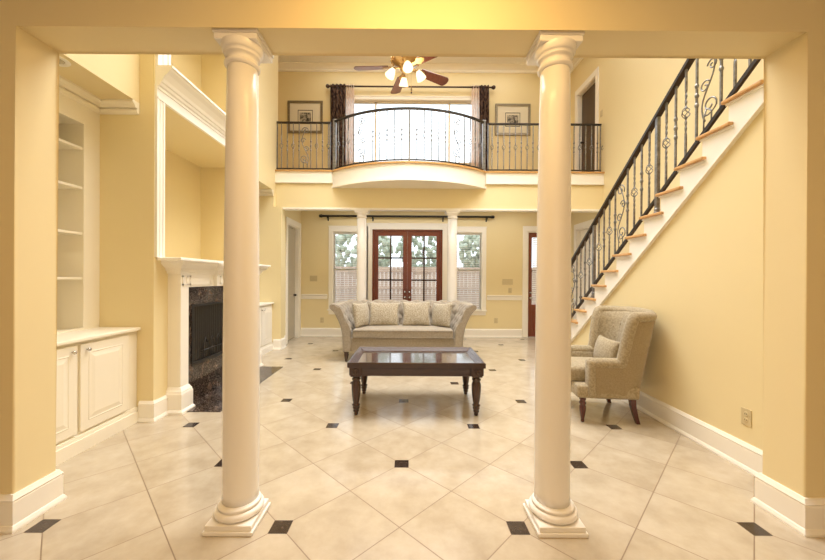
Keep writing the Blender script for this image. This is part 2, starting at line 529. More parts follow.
# chair rail in the hall
CR = [(0, .85), (.012, .85), (.012, .925), (.03, .94), (.03, .962), (0, .962)]
m_ = MB(); m_.sweep(CR, [(ED[0] - .125, YB), (WR[1] + .12, YB)]); m_.sweep(CR, [(WL[0] - .12, YB), (hallX, YB)])
struct(m_.build('trim_1', 'trim_paint'))

# header trim at the hall opening and white fascia of the balcony
m_ = MB(); m_.box(BX, SX, YF - .045, YF + .11, HZ - .03, HZ + .005)
struct(m_.build('trim_2', 'trim_paint'))
BAYX, BAYW, SAG = .008, 1.462, .575
RAD = (BAYW ** 2 + SAG ** 2) / (2 * SAG); BCY = YF - SAG + RAD
def bay(t, off=0.):
    """point on the bay arc, t -1..1; off pushes outwards"""
    a = math.asin(BAYW / RAD) * t
    return (BAYX + (RAD + off) * math.sin(a), BCY - (RAD + off) * math.cos(a))
m_ = MB()
m_.box(LX, BAYX - BAYW + .01, YF - .04, YF + .10, UF - .215, UF)
m_.box(BAYX + BAYW - .01, SX, YF - .04, YF + .10, UF - .215, UF)
m_.box(LX, BAYX - BAYW + .01, YF - .055, YF - .03, UF - .215, UF - .19)
m_.box(BAYX + BAYW - .01, SX, YF - .055, YF - .03, UF - .215, UF - .19)
struct(m_.build('trim_3', 'trim_paint'))
# bay platform
arc = [bay(-1 + 2 * i / 32) for i in range(33)]
poly = arc + [(BAYX + BAYW, YF + .10), (BAYX - BAYW, YF + .10)]
m_ = MB(); m_.prism(poly, UF - .27, UF, 'z')
arc2 = [bay(-1 + 2 * i / 32, .018) for i in range(33)]
poly = arc2 + [(BAYX + BAYW, YF + .08), (BAYX - BAYW, YF + .08)]
m_.prism(poly, UF - .30, UF - .262, 'z')
struct(m_.build('trim_4', 'trim_paint'))
# oak nosing along the balcony edge
m_ = MB()
m_.box(LX, BAYX - BAYW + .01, YF - .06, YF + .12, UF, UF + .028)
m_.box(BAYX + BAYW - .01, SX, YF - .06, YF + .12, UF, UF + .028)
poly = [bay(-1 + 2 * i / 32, .03) for i in range(33)] + [(BAYX + BAYW + .02, YF + .12), (BAYX - BAYW - .02, YF + .12)]
m_.prism(poly, UF, UF + .028, 'z')
struct(m_.build('trim_5', 'oak'))

# crown at the high ceiling (back, right) and in the near bookcase bay
def crown(h=.16, d=.14, z=CZ):
    return [(0, z), (d, z), (d, z - .02), (d - .02, z - .035), (d * .62, z - .06), (d * .3, z - h + .05), (.035, z - h + .03), (.03, z - h + .012), (.015, z - h), (0, z - h)]
m_ = MB(); m_.sweep(crown(.15, .12), [(SX, FY1), (SX, YB), (LX - .75, YB), (LX - .75, YF + .1)])
struct(m_.build('trim_6', 'trim_paint'))
for nm, (ya, yb) in (('trim_7', (FY1, BY0)), ('trim_8', (BY1, YF - .12))):
    m_ = MB()
    m_.sweep(crown(.105, .08, SOF), [(LX - .01, ya), (KX, ya)][:0] or [(LX + .0, yb), (KX, yb), (KX, ya), (LX, ya)])
    struct(m_.build(nm, 'cream_cabinet_paint'))

# ------------------------------------------------------------------ built-in bookcases and base cabinets
def panel_door(x, y0, y1, z0, z1, mat, parent, knob_y, depth=.02):
    """raised panel door facing +X"""
    m_ = MB()
    m_.bev(x, x + depth, y0, y1, z0, z1, .003)
    a = .065
    # routed groove ring and raised field
    def ring(o, xx): return [(xx, y0 + o, z0 + o), (xx, y1 - o, z0 + o), (xx, y1 - o, z1 - o), (xx, y0 + o, z1 - o)]
    rs = [ring(a, x + depth + .0003), ring(a + .006, x + depth + .004), ring(a + .012, x + depth - .004 + .0045), ring(a + .03, x + depth + .003), ring(a + .05, x + depth + .007)]
    vs = [p for r in rs for p in r]; fs = []
    for i in range(len(rs) - 1):
        for k in range(4): fs.append((i * 4 + k, i * 4 + (k + 1) % 4, (i + 1) * 4 + (k + 1) % 4, (i + 1) * 4 + k))
    k = (len(rs) - 1) * 4; fs.append((k, k + 1, k + 2, k + 3)); m_.add(vs, fs)
    d = m_.build('door', mat, parent)
    kn = MB(); kn.lathe([(.004, 0), (.006, .004), (.005, .012), (.013, .018), (.016, .024), (.012, .031), (.001, .033)], (x + depth, knob_y, z1 - .045), 14, axis='x')
    kn.build('knob', 'nickel', d)
    return d

def bay_unit(ya, yb, near, doors, lab_cab, lab_top, lab_book, mat_cab):
    cab = thing('base_cabinet', lab_cab, 'cabinet')
    c0 = LX - .018
    m_ = MB(); m_.box(-3.29, c0, ya + .002, yb - .002, .10, .852); 
    m_.box(-3.29, c0 + .03, ya + .002, yb - .002, 0, .10); m_.box(-3.29, c0 + .018, ya + .002, yb - .002, .10, .125)
    m_.box(-3.29, c0 + .012, ya + .002, yb - .002, .125, .135)
    m_.build('body', mat_cab, cab)
    for (a, b, k) in doors: panel_door(c0, a, b, .155, .827, mat_cab, cab, k)
    t_ = MB(); t_.bev(-3.29, LX + .022, ya + .002, yb - .002, .852, .88, .006)
    tag(t_.build('cabinet_top', mat_cab), lab_top, 'countertop')
    bk = thing('bookcase', lab_book, 'bookcase')
    o0, o1 = (ya + .13, yb - .16)
    f_ = MB()
    f_.box(KX - .02, KX, ya, o0, .88, SOF); f_.box(KX - .02, KX, o1, yb, .88, SOF)
    f_.box(KX - .02, KX, o0, o1, 2.70, SOF); f_.box(KX - .02, KX, o0, o1, .88, .897)
    f_.build('face_frame', mat_cab, bk)
    i_ = MB()
    i_.box(-3.29, KX - .02, o0 - .02, o0, .88, 2.72); i_.box(-3.29, KX - .02, o1, o1 + .02, .88, 2.72)
    i_.box(-3.295, -3.28, o0 - .02, o1 + .02, .88, 2.72); i_.box(-3.29, KX - .02, o0 - .02, o1 + .02, 2.70, 2.72)
    i_.build('case', mat_cab, bk)
    for z in (1.335, 1.73, 2.132, 2.483):
        MB().bev(-3.28, KX - .01, o0 + .001, o1 - .001, z - .011, z + .011, .003).build('shelf', mat_cab, bk)
bay_unit(FY1 + .003, BY0, True, [(2.20, 2.645, 2.60), (2.67, 3.13, 2.72)],
         'cream two-door base cabinet under the open bookshelves nearest the camera',
         'cream painted top of the near base cabinet, left of the fireplace',
         'empty recessed bookcase with cream shelves above the near base cabinet', 'cream_cabinet_paint')
bay_unit(BY1, YF - .122, False, [(5.54, 5.97, 5.93), (5.99, 6.42, 6.04)],
         'white base cabinet in the far bay, just beyond the fireplace',
         'white cabinet top in the far bay beyond the fireplace',
         'recessed bookcase in the far bay, mostly hidden by the left column', 'trim_paint')

# ------------------------------------------------------------------ niche frame with crown (white)
def casing_strip(m_, x, y0, y1, z0, z1):
    """fluted vertical strip proud of a wall facing +X"""
    m_.box(x, x + .018, y0, y1, z0, z1); w_ = y1 - y0
    m_.box(x + .018, x + .026, y0, y0 + w_ * .25, z0, z1); m_.box(x + .018, x + .023, y0 + w_ * .42, y0 + w_ * .58, z0, z1); m_.box(x + .018, x + .026, y0 + w_ * .8, y1, z0, z1)
nf = MB()
casing_strip(nf, BX, NY0 - .105, NY0, NZ0, NZ1); casing_strip(nf, BX, NY1, NY1 + .105, NZ0, NZ1)
nf.box(BX, BX + .022, BY0 + .004, BY1 - .004, NZ1, NZ1 + .13); nf.box(BX + .022, BX + .03, NY0 - .10, NY1 + .10, NZ1, NZ1 + .02)
nf.box(NX, BX + .02, NY0, NY0 + .004, NZ0, NZ1)
zc = 3.33
cp = [(0, zc), (.16, zc), (.16, zc - .022), (.147, zc - .03), (.14, zc - .045), (.11, zc - .075), (.075, zc - .12), (.065, zc - .15), (.05, zc - .155), (.046, zc - .18), (.03, zc - .19), (.03, zc - .215), (0, zc - .215)]
nf.sweep(cp, [(BX, NY1 + .14), (BX, NY0 - .22)][::1] if False else [(BX - .0, BY1 - .31), (BX, BY0 + .012)])
casing_strip(nf, BX, NY0 - .10, NY0 + .08, zc, 5.3); casing_strip(nf, BX, NY1 - .08, NY1 + .10, zc, 5.3); nf.box(BX, BX + .02, NY0 - .10, NY1 + .10, 5.3, 5.45)
struct(nf.build('trim_9', 'trim_paint'))

# ------------------------------------------------------------------ fireplace
fp = thing('fireplace_mantel', 'cream wooden fireplace mantel on the left wall, behind the left column', 'mantel', (BX, 4.35, 0))
def L(m_, name, mat, parent=fp):   # world coordinates -> child of fp
    o = m_.build(name, mat, parent); o.location = (-BX, -4.35, 0); return o
m_ = MB()
sh = [(0, 1.535), (.235, 1.535), (.235, 1.545), (.225, 1.535), (.20, 1.505), (.0, 1.505)]
def box_path(x1, y0, y1): return [(BX, y1), (x1, y1), (x1, y0), (BX, y0)]
m_.bev(BX, -2.14, BY0 + .03, BY1 - .03, 1.505, 1.535, .006)
L(m_, 'mantel_shelf', 'trim_paint')
m_ = MB()
F1 = -2.247
pr = [(0, 1.505), (.10, 1.505), (.095, 1.48), (.07, 1.455), (.04, 1.435), (.03, 1.41), (.018, 1.405), (.015, 1.385), (0, 1.38)]
pr = [(o, z) for o, z in pr]
m_.box(BX, F1 - .012, 3.45, 5.25, 1.245, 1.505)
m_.sweep(pr, [(BX, 5.26), (F1 - .012, 5.26), (F1 - .012, 4.66), (F1 + .03, 4.66), (F1 + .03, 4.04), (F1 - .012, 4.04), (F1 - .012, 3.44), (BX, 3.44)][::1])
m_.box(BX, F1 + .03, 4.04, 4.66, 1.245, 1.505)
L(m_, 'frieze', 'trim_paint')
def frame_panel(m_, x, y0, y1, z0, z1, t=.016):
    m_.box(x - .002, x + .008, y0, y1, z1 - t, z1); m_.box(x - .002, x + .008, y0, y1, z0, z0 + t)
    m_.box(x - .002, x + .008, y0, y0 + t, z0, z1); m_.box(x - .002, x + .008, y1 - t, y1, z0, z1)
for (a, b, xx) in ((3.462, 3.545, F1), (3.60, 3.98, F1 - .012), (4.10, 4.60, F1 + .03), (4.72, 5.10, F1 - .012), (5.155, 5.238, F1)):
    m_ = MB(); frame_panel(m_, xx, a, b, 1.265, 1.365); L(m_, 'panel_moulding', 'trim_paint')
for (a, b) in ((3.44, 3.565), (5.135, 5.26)):
    m_ = MB(); m_.box(BX, F1, a, b, .25, 1.385); L(m_, 'pilaster', 'trim_paint')
    m_ = MB()
    pp = [(0, 0), (.045, 0), (.045, .02), (.035, .035), (.03, .04), (.03, .19), (.024, .205), (.024, .215), (.012, .235), (.006, .25), (0, .255)]
    m_.box(BX, F1, a, b, 0, .255); m_.sweep(pp, [(BX, b), (F1, b), (F1, a), (BX, a)])
    L(m_, 'plinth', 'trim_paint')
m_ = MB()
MXS = -2.32
m_.box(BX, MXS, 3.565, 5.135, 1.05, 1.245); m_.box(BX, MXS, 3.565, 5.135, 0, .385)
m_.box(BX, MXS, 3.565, 3.73, .385, 1.05); m_.box(BX, MXS, 4.97, 5.135, .385, 1.05)
tag(m_.build('marble_surround', 'dark_marble'), 'dark brown veined marble surround around the black firebox', 'fireplace surround')
fb = thing('firebox', 'black metal firebox insert with mesh screen in the marble surround', 'firebox', (MXS, 4.35, .42))
def LF(m_, name, mat):
    o = m_.build(name, mat, fb); o.location = (-MXS, -4.35, -.42); return o
m_ = MB()
for b_ in ((3.73, 4.97, 1.025, 1.05), (3.73, 4.97, .385, .42), (3.73, 3.755, .42, 1.025), (4.945, 4.97, .42, 1.025)):
    m_.box(BX - .01, MXS + .008, b_[0], b_[1], b_[2], b_[3])
LF(m_, 'frame', 'black_metal')
m_ = MB()
m_.grid(lambda u, v: (MXS - .02 + .006 * math.sin(u * 190), 3.755 + u * 1.19, .42 + v * .605), 260, 2)
LF(m_, 'mesh_screen', 'black_metal')
m_ = MB()
for k in range(7): m_.tube([(MXS + .004, 3.95 + k * .13, .43), (MXS + .004, 3.95 + k * .13, .60), (MXS + .004, 3.99 + k * .13, .66), (MXS + .004, 4.02 + k * .13, .60)], .006, 6)
m_.tube([(MXS + .004, 3.9, .52), (MXS + .004, 4.8, .52)], .006, 6)
LF(m_, 'log_grate', 'iron_dark')
tag(MB().box(-2.335, -1.87, 3.47, 5.22, .0, .006).build('hearth_slab', 'dark_marble'), 'polished dark marble hearth slab set in the floor before the fireplace', 'hearth')

# ------------------------------------------------------------------ big columns
def big_column(x, label):
    y = 1.962
    t_ = thing('column', label, 'column', (x, y, 0))
    m_ = MB(); m_.bev(-.132, .132, -.154, .098, 0, .022, .004); m_.bev(-.123, .123, -.145, .089, .022, .050, .004); m_.build('plinth', 'column_paint', t_)
    m_ = MB(); pf = [(.11, .050)]
    for i in range(9):
        a = -PI / 2 + PI * i / 8; pf.append((.108 + .021 * math.cos(a), .071 + .021 * math.sin(a)))
    pf += [(.110, .094), (.109, .100), (.113, .104), (.109, .109), (.102, .113)]
    m_.lathe(pf, seg=48, c=(0, -.014, 0)); m_.build('base', 'column_paint', t_)
    m_ = MB(); H_ = BEAM
    pf = [(.0955, .110)] + [(.0945 - .0155 * max(0, (i / 12 - .25) / .75) ** 1.6, .16 + (H_ - .33) * i / 12) for i in range(13)]
    m_.lathe(pf, seg=64); m_.build('shaft', 'column_paint', t_)
    m_ = MB()
    z = H_ - .17
    pf = [(.079, z - .005), (.086, z + .0), (.093, z + .007), (.093, z + .018), (.086, z + .025), (.0805, z + .03), (.0805, z + .055), (.092, z + .058), (.094, z + .064), (.092, z + .070), (.096, z + .074)]
    for i in range(7):
        a = PI / 2 * i / 6; pf.append((.096 + .014 * math.sin(a), z + .076 + .042 * (1 - math.cos(a))))
    pf += [(.110, z + .120)]
    m_.lathe(pf, seg=48)
    m_.bev(-.116, .116, -.086, .136, z + .116, z + .148, .003); m_.bev(-.122, .122, -.092, .142, z + .148, z + .171, .004)
    m_.build('capital', 'column_paint', t_)
big_column(-.938, 'tall round cream column left of the sofa, under the wide beam')
big_column(.822, 'tall round cream column beside the armchair, under the wide beam')

def small_column(x, label):
    t_ = thing('hall_column', label, 'column', (x, YF + .03, 0)); H_ = HZ - .031
    m_ = MB(); m_.bev(-.13, .13, -.07, .13, 0, .06, .005)
    m_.build('plinth', 'column_paint', t_)
    m_ = MB(); pf = [(.10, .06), (.115, .075), (.115, .09), (.10, .105), (.092, .11)]; m_.lathe(pf, seg=32)
    m_.build('base', 'column_paint', t_)
    m_ = MB(); m_.lathe([(.096, .105), (.096, .8), (.091, 1.8), (.087, H_ - .12)], seg=32); m_.build('shaft', 'column_paint', t_)
    m_ = MB(); m_.lathe([(.087, H_ - .15), (.10, H_ - .14), (.10, H_ - .13), (.09, H_ - .12), (.09, H_ - .09), (.12, H_ - .055), (.12, H_ - .05)], seg=32)
    m_.bev(-.125, .125, -.10, .12, H_ - .055, H_ - .03, .004); m_.bev(-.14, .14, -.11, .13, H_ - .03, H_, .004); m_.build('capital', 'column_paint', t_)
small_column(-.888, 'slim white column behind the left end of the sofa')
small_column(.842, 'slim white column behind the right end of the sofa')

# ------------------------------------------------------------------ windows, doors at the back
def window(n, o, cas=.10, sill=True, muntins=(), mat='trim_paint', label=None):
    x0, x1, z0, z1 = o
    w_ = empty('window_%d' % n, ((x0 + x1) / 2, YB, z0)); struct(w_, label)
    ox, oy, oz = (x0 + x1) / 2, YB, z0
    m_ = MB()
    for b_ in ((x0 - cas, x0, z0 - .01, z1), (x1, x1 + cas, z0 - .01, z1), (x0 - cas, x1 + cas, z1, z1 + cas * 1.25)):
        m_.bev(b_[0] - ox, b_[1] - ox, -.022, 0, b_[2] - oz, b_[3] - oz, .004)
    m_.box(x0 - cas - .01 - ox, x1 + cas + .01 - ox, -.03, 0, z1 + cas * 1.25 - oz, z1 + cas * 1.25 + .018 - oz)
    if sill:
        m_.bev(x0 - cas - .02 - ox, x1 + cas + .02 - ox, -.05, .05, -.03, 0, .004); m_.bev(x0 - cas - ox, x1 + cas - ox, -.02, 0, -.12, -.03, .004)
    m_.box(x0 - ox - .003, x0 - ox + .012, -.001, .149, 0, z1 - z0); m_.box(x1 - ox - .012, x1 - ox + .003, -.001, .149, 0, z1 - z0); m_.box(x0 - ox, x1 - ox, -.001, .149, z1 - z0 - .012, z1 - z0 + .003); m_.box(x0 - ox, x1 - ox, -.001, .149, -.003, .012)
    m_.build('casing', mat, w_)
    m_ = MB(); fr_ = .035; a, b, h = x0 - ox, x1 - ox, z1 - z0
    m_.box(a, a + fr_, .07, .12, 0, h); m_.box(b - fr_, b, .07, .12, 0, h); m_.box(a, b, .07, .12, 0, fr_); m_.box(a, b, .07, .12, h - fr_, h)
    for k, q in muntins:
        if k == 'h': m_.box(a, b, .075, .115, q * h - .02, q * h + .02)
        else: m_.box(q - ox - .022, q - ox + .022, .07, .12, 0, h)
    m_.build('sash', mat, w_)
    MB().box(a + fr_ - .005, b - fr_ + .005, .093, .097, fr_ - .005, h - fr_ + .005).build('pane', 'window_glass', w_)
    return w_
window(1, WL, .095, muntins=[('h', .52)], label='tall sash window left of the french doors')
window(2, WR, .095, muntins=[('h', .52)], label='tall sash window right of the french doors')
window(3, UW, .055, muntins=[('v', -.77), ('v', .93)], label='wide bright upstairs window behind the curved railing')

def blind(x0, x1, z0, z1, label, pitch=.043):
    b_ = thing('venetian_blind', label, 'blind', ((x0 + x1) / 2, YB + .045, z0), group='white venetian blinds in the back wall')
    hw = (x1 - x0) / 2 - .006; h = z1 - z0
    MB().bev(-hw, hw, -.025, .02, h - .05, h - .002, .004).build('head_rail', 'blind_white', b_)
    m_ = MB(); n = int((h - .08) / pitch); tilt = .2
    for k in range(n):
        z = .03 + k * pitch
        c_, s_2 = math.cos(tilt) * .024, math.sin(tilt) * .024
        m_.add([(-hw, -c_, z - s_2), (hw, -c_, z - s_2), (hw, c_, z + s_2), (-hw, c_, z + s_2),
                (-hw, -c_, z - s_2 + .003), (hw, -c_, z - s_2 + .003), (hw, c_, z + s_2 + .003), (-hw, c_, z + s_2 + .003)],
               [(0, 1, 2, 3), (7, 6, 5, 4), (0, 4, 5, 1), (1, 5, 6, 2), (2, 6, 7, 3), (3, 7, 4, 0)])
    m_.build('slats', 'blind_white', b_)
    m_ = MB()
    for xx in (-hw * .7, hw * .7): m_.box(xx - .002, xx + .002, -.027, -.025, .0, h - .04)
    m_.build('ladder_cord', 'blind_white', b_)
    MB().bev(-hw, hw, -.02, .02, 0, .018, .004).build('bottom_rail', 'blind_white', b_)
blind(WL[0], WL[1], WL[2], WL[3], 'white venetian blind in the tall window left of the french doors')
blind(WR[0], WR[1], WR[2], WR[3], 'white venetian blind in the tall window right of the french doors')

# french doors
d_cas = MB()
d_cas.bev(FD[0] - .13, FD[0], YB - .022, YB, 0, FD[3], .004); d_cas.bev(FD[1], FD[1] + .13, YB - .022, YB, 0, FD[3], .004)
d_cas.bev(FD[0] - .13, FD[1] + .13, YB - .022, YB, FD[3], FD[3] + .125, .004); d_cas.box(FD[0] - .14, FD[1] + .14, YB - .032, YB, FD[3] + .125, FD[3] + .143)
struct(d_cas.build('trim_10', 'trim_paint'))
def glazed_door(n, x0, x1, z1, stile_l, stile_r, zb, rows, cols, mat, knob_x, label, dy=.03):
    d = empty('door_%d' % n, (x0, YB + dy, 0)); struct(d, label)
    W = x1 - x0; m_ = MB(); top = .11
    m_.bev(.001, stile_l, 0, .045, .01, z1, .003); m_.bev(W - stile_r, W - .001, 0, .045, .01, z1, .003)
    m_.box(stile_l, W - stile_r, .002, .043, z1 - top, z1 - .001); m_.box(stile_l, W - stile_r, .002, .043, .01, zb)
    # raised lower panel
    if zb > .4: m_.bev(stile_l + .05, W - stile_r - .05, -.008, .01, .12, zb - .12, .006)
    m_.build('leaf_frame', mat, d)
    gx0, gx1, gz0, gz1 = stile_l, W - stile_r, zb, z1 - top
    m_ = MB()
    for r in range(1, rows): z = gz0 + (gz1 - gz0) * r / rows; m_.box(gx0, gx1, .008, .037, z - .018, z + .018)
    for c_ in range(1, cols): xx = gx0 + (gx1 - gx0) * c_ / cols; m_.box(xx - .018, xx + .018, .008, .037, gz0, gz1)
    if rows > 1 or cols > 1: m_.build('muntins', 'dark_wood_turned', d)
    MB().box(gx0, gx1, .021, .025, gz0, gz1).build('pane', 'window_glass', d)
    for z, r in ((1.02, .028), (.90, .03)):
        k = MB(); k.lathe([(r, 0), (r, -.008), (.012, -.012), (.012, -.035), (.022, -.04), (.024, -.055), (.01, -.065)], (knob_x - x0, 0, z), 16, axis='y')
        k.build('knob' if r > .029 else 'deadbolt', 'nickel', d)
    return d
fdm = -.018
m_ = MB(); m_.box(FD[0], FD[0] + .045, YB, YB + .12, 0, FD[3]); m_.box(FD[1] - .045, FD[1], YB, YB + .12, 0, FD[3]); m_.box(FD[0], FD[1], YB, YB + .12, FD[3] - .03, FD[3])
struct(m_.build('trim_11', 'mahogany'))
glazed_door(1, FD[0] + .045, fdm, FD[3] - .03, .09, .10, .28, 4, 2, 'mahogany', fdm - .055, 'left leaf of the reddish brown glazed french doors')
glazed_door(2, fdm, FD[1] - .045, FD[3] - .03, .10, .09, .28, 4, 2, 'mahogany', fdm + .055, 'right leaf of the reddish brown glazed french doors')
def door_blind(x0, x1, z0, z1, label):
    b_ = thing('door_blind', label, 'blind', ((x0 + x1) / 2, YB + .095, z0), group='white blinds behind the glass of the french doors')
    hw = (x1 - x0) / 2; m_ = MB()
    for k in range(int((z1 - z0) / .05)): m_.box(-hw, hw, -.010, .010, .02 + k * .05, .026 + k * .05)
    m_.build('slats', 'blind_white', b_)
    MB().box(-hw, hw, -.012, .012, z1 - z0 - .03, z1 - z0).build('head_rail', 'blind_white', b_)
door_blind(FD[0] + .10, fdm - .08, .29, 2.36, 'white blind behind the glass of the left french door')
door_blind(fdm + .08, FD[1] - .10, .29, 2.36, 'white blind behind the glass of the right french door')
# entry door far right
m_ = MB(); m_.bev(ED[0] - .115, ED[0], YB - .022, YB, 0, ED[3], .004); m_.bev(ED[1], ED[1] + .115, YB - .022, YB, 0, ED[3], .004); m_.bev(ED[0] - .115, ED[1] + .115, YB - .022, YB, ED[3], ED[3] + .125, .004)
m_.box(ED[0], ED[0] + .02, YB, YB + .12, 0, ED[3]); m_.box(ED[1] - .02, ED[1], YB, YB + .12, 0, ED[3]); m_.box(ED[0], ED[1], YB, YB + .12, ED[3] - .02, ED[3])
struct(m_.build('trim_12', 'trim_paint'))
glazed_door(3, ED[0] + .02, ED[1] - .02, ED[3] - .02, .09, .10, .75, 2, 1, 'mahogany', ED[0] + .085, 'brown wooden side door with a tall glass light at the far right')
m_ = MB(); n = 34
for k in range(n): z = .80 + k * .044; m_.box(ED[0] + .12, ED[1] - .13, YB + .012, YB + .028, z, z + .024)
tag(m_.build('door_blind', 'blind_white'), 'narrow white blind on the glass of the side door at far right', 'blind')

# door casing and door in the left hall wall, and right-hand doorways
def side_door(n, trim_n, X, sgn, y0, y1, z0, z1, mat, label, cas=.10, ajar=0, trim='trim_paint', knob=True):
    """doorway in a wall of constant X; sgn = +1 when the room lies on the +X side"""
    m_ = MB()
    def bx(a, b, c_, d, e, f_): m_.bev(min(a, b), max(a, b), c_, d, e, f_, .003)
    s_2 = sgn
    bx(X, X + s_2 * .02, y0 - cas, y0, z0, z1); bx(X, X + s_2 * .02, y1, y1 + cas, z0, z1); bx(X, X + s_2 * .02, y0 - cas, y1 + cas, z1, z1 + cas * 1.2)
    m_.box(min(X, X - s_2 * .14), max(X, X - s_2 * .14), y0, y0 + .018, z0, z1); m_.box(min(X, X - s_2 * .14), max(X, X - s_2 * .14), y1 - .018, y1, z0, z1)
    m_.box(min(X, X - s_2 * .14), max(X, X - s_2 * .14), y0, y1, z1 - .018, z1)
    struct(m_.build('trim_%d' % trim_n, trim))
    d = empty('door_%d' % n, (X - s_2 * .10, y0 + .02, z0)); struct(d, label)
    W = y1 - y0 - .04; H_ = z1 - z0 - .025
    m_ = MB(); m_.bev(-.02, .02, 0, W, .008, H_, .003)
    for (za, zb) in ((.2, .95), (1.1, H_ - .15)):
        m_.bev(-.028, .028, .12, W - .12, za, zb, .008)
    m_.build('leaf', mat, d)
    k = MB(); k.sphere((s_2 * .055, W - .07, .95), .026); k.lathe([(.024, 0), (.024, .006), (.01, .01), (.01, .05)], (s_2 * .02, W - .07, .95), 12, axis='x') if s_2 > 0 else k.sphere((s_2 * .03, W - .07, .95), .02)
    k.build('knob', 'iron_dark', d)
side_door(4, 13, hallX, 1, DY0, DY1, 0, DZ, 'grey_door_paint', 'painted door in the left hall wall beyond the fireplace')
side_door(5, 14, SX, -1, RD[0], RD[1], 0, 2.42, 'trim_paint', 'white door in the right hall wall seen through the stair railing')
side_door(6, 15, SX, -1, RD[0], RD[1], UF, 5.36, 'brown_door', 'dark brown upstairs door behind the balcony railing')

# ------------------------------------------------------------------ curtain rods and curtains
def rod(name, x0, x1, y, z, r, mat, label, brackets, fin=.045):
    t_ = thing(name, label, 'curtain rod', ((x0 + x1) / 2, y, z)); cx_ = (x0 + x1) / 2
    m_ = MB(); m_.tube([(x0 - cx_, 0, 0), (x1 - cx_, 0, 0)], r, 14); m_.build('rod', mat, t_)
    for s_2, xx in ((-1, x0 - cx_), (1, x1 - cx_)):
        k = MB(); k.sphere((xx + s_2 * fin * .8, 0, 0), fin, 14, 10); k.lathe([(r * 1.5, -.012), (r * 1.5, .012)], (xx, 0, 0), 14, axis='x'); k.build('finial', mat, t_)
    for bx in brackets:
        k = MB(); k.box(bx - cx_ - .012, bx - cx_ + .012, -.012, YB - y - .003, -.05, -.035); k.box(bx - cx_ - .015, bx - cx_ + .015, YB - y - .01, YB - y - .001, -.10, .02); k.box(bx - cx_ - .012, bx - cx_ + .012, -.012, .012, -.05, -r * .7)
        k.build('bracket', mat, t_)
rod('curtain_rod', -1.96, 1.89, YB - .09, 2.735, .024, 'rod_black', 'thick black curtain rod above the french doors', (-1.83, -.81, .79, 1.78), .035)
rod('curtain_rod', -1.80, 1.87, YB - .10, 5.655, .018, 'rod_brown', 'dark bronze curtain rod above the upstairs window', (-1.60, 0.05, 1.68), .045)
def curtain(x0, x1, split, z0, z1, label, flip):
    t_ = thing('curtain', label, 'curtain', ((x0 + x1) / 2, YB - .10, z0)); cx_ = (x0 + x1) / 2
    def panel(a, b, mat, name, nw):
        m_ = MB(); W = b - a
        def f(u, v):
            th = .012 if v < 0 else 0
            z = v * (z1 - z0)
            return (a - cx_ + u * W + .01 * math.sin(3 * v), .035 * math.sin(u * nw * 2 * PI) * (1 - .35 * v), z)
        m_.grid(f, nw * 12 + 1, 14)
        o = m_.build(name, mat, t_)
        if mat == 'curtain_dark': md = o.modifiers.new('thick', 'SOLIDIFY'); md.thickness = .003
    if flip: panel(x0, split, 'curtain_sheer', 'sheer_panel', 3); panel(split, x1, 'curtain_dark', 'drape', 3)
    else: panel(x0, split, 'curtain_dark', 'drape', 4); panel(split, x1, 'curtain_sheer', 'sheer_panel', 4)
    for k in range(6):
        m_ = MB()
        xx = x0 + (x1 - x0) * (k + .5) / 6 - cx_
        pts = [(xx, .028 * math.cos(a * PI / 6), 5.655 - z0 + .028 * math.sin(a * PI / 6)) for a in range(12)]
        m_.tube(pts, .004, 6, closed=True)
        m_.build('ring', 'rod_brown', t_)
curtain(-1.78, -1.24, -1.44, UF + .03, 5.70, 'dark patterned curtain with sheer pink lining at left of the upstairs window', False)
curtain(1.40, 1.80, 1.58, UF + .03, 5.70, 'dark patterned curtain at right of the upstairs window', True)

# ------------------------------------------------------------------ pictures
def picture(x0, x1, z0, z1, label):
    t_ = thing('framed_print', label, 'picture', ((x0 + x1) / 2, YB, z0)); hw = (x1 - x0) / 2; h = z1 - z0; f_ = .055
    m_ = MB()
    for b_ in ((-hw, hw, 0, f_), (-hw, hw, h - f_, h), (-hw, -hw + f_, f_, h - f_), (hw - f_, hw, f_, h - f_)):
        m_.bev(b_[0], b_[1], -.03, -.002, b_[2], b_[3], .006)
    m_.build('frame', 'picture_frame_gold', t_)
    MB().box(-hw + f_ - .003, hw - f_ + .003, -.014, -.008, f_ - .003, h - f_ + .003).build('mat_board', 'mat_board', t_)
    m_ = MB(); a, b = hw * .42, h * .5
    for b_ in ((-a, a, b - .16, b - .145), (-a, a, b + .145, b + .16), (-a, -a + .012, b - .15, b + .15), (a - .012, a, b - .15, b + .15)):
        m_.box(b_[0], b_[1], -.016, -.014, b_[2], b_[3])
    m_.build('inner_border', 'black_metal', t_)
    MB().box(-a + .04, a - .04, -.0155, -.014, b - .10, b + .10).build('print', 'print_ink', t_)
picture(-2.765, -1.962, 4.63, 5.365, 'framed black and white print on the upstairs wall left of the window')
picture(1.965, 2.77, 4.61, 5.33, 'framed black and white print on the upstairs wall right of the window')

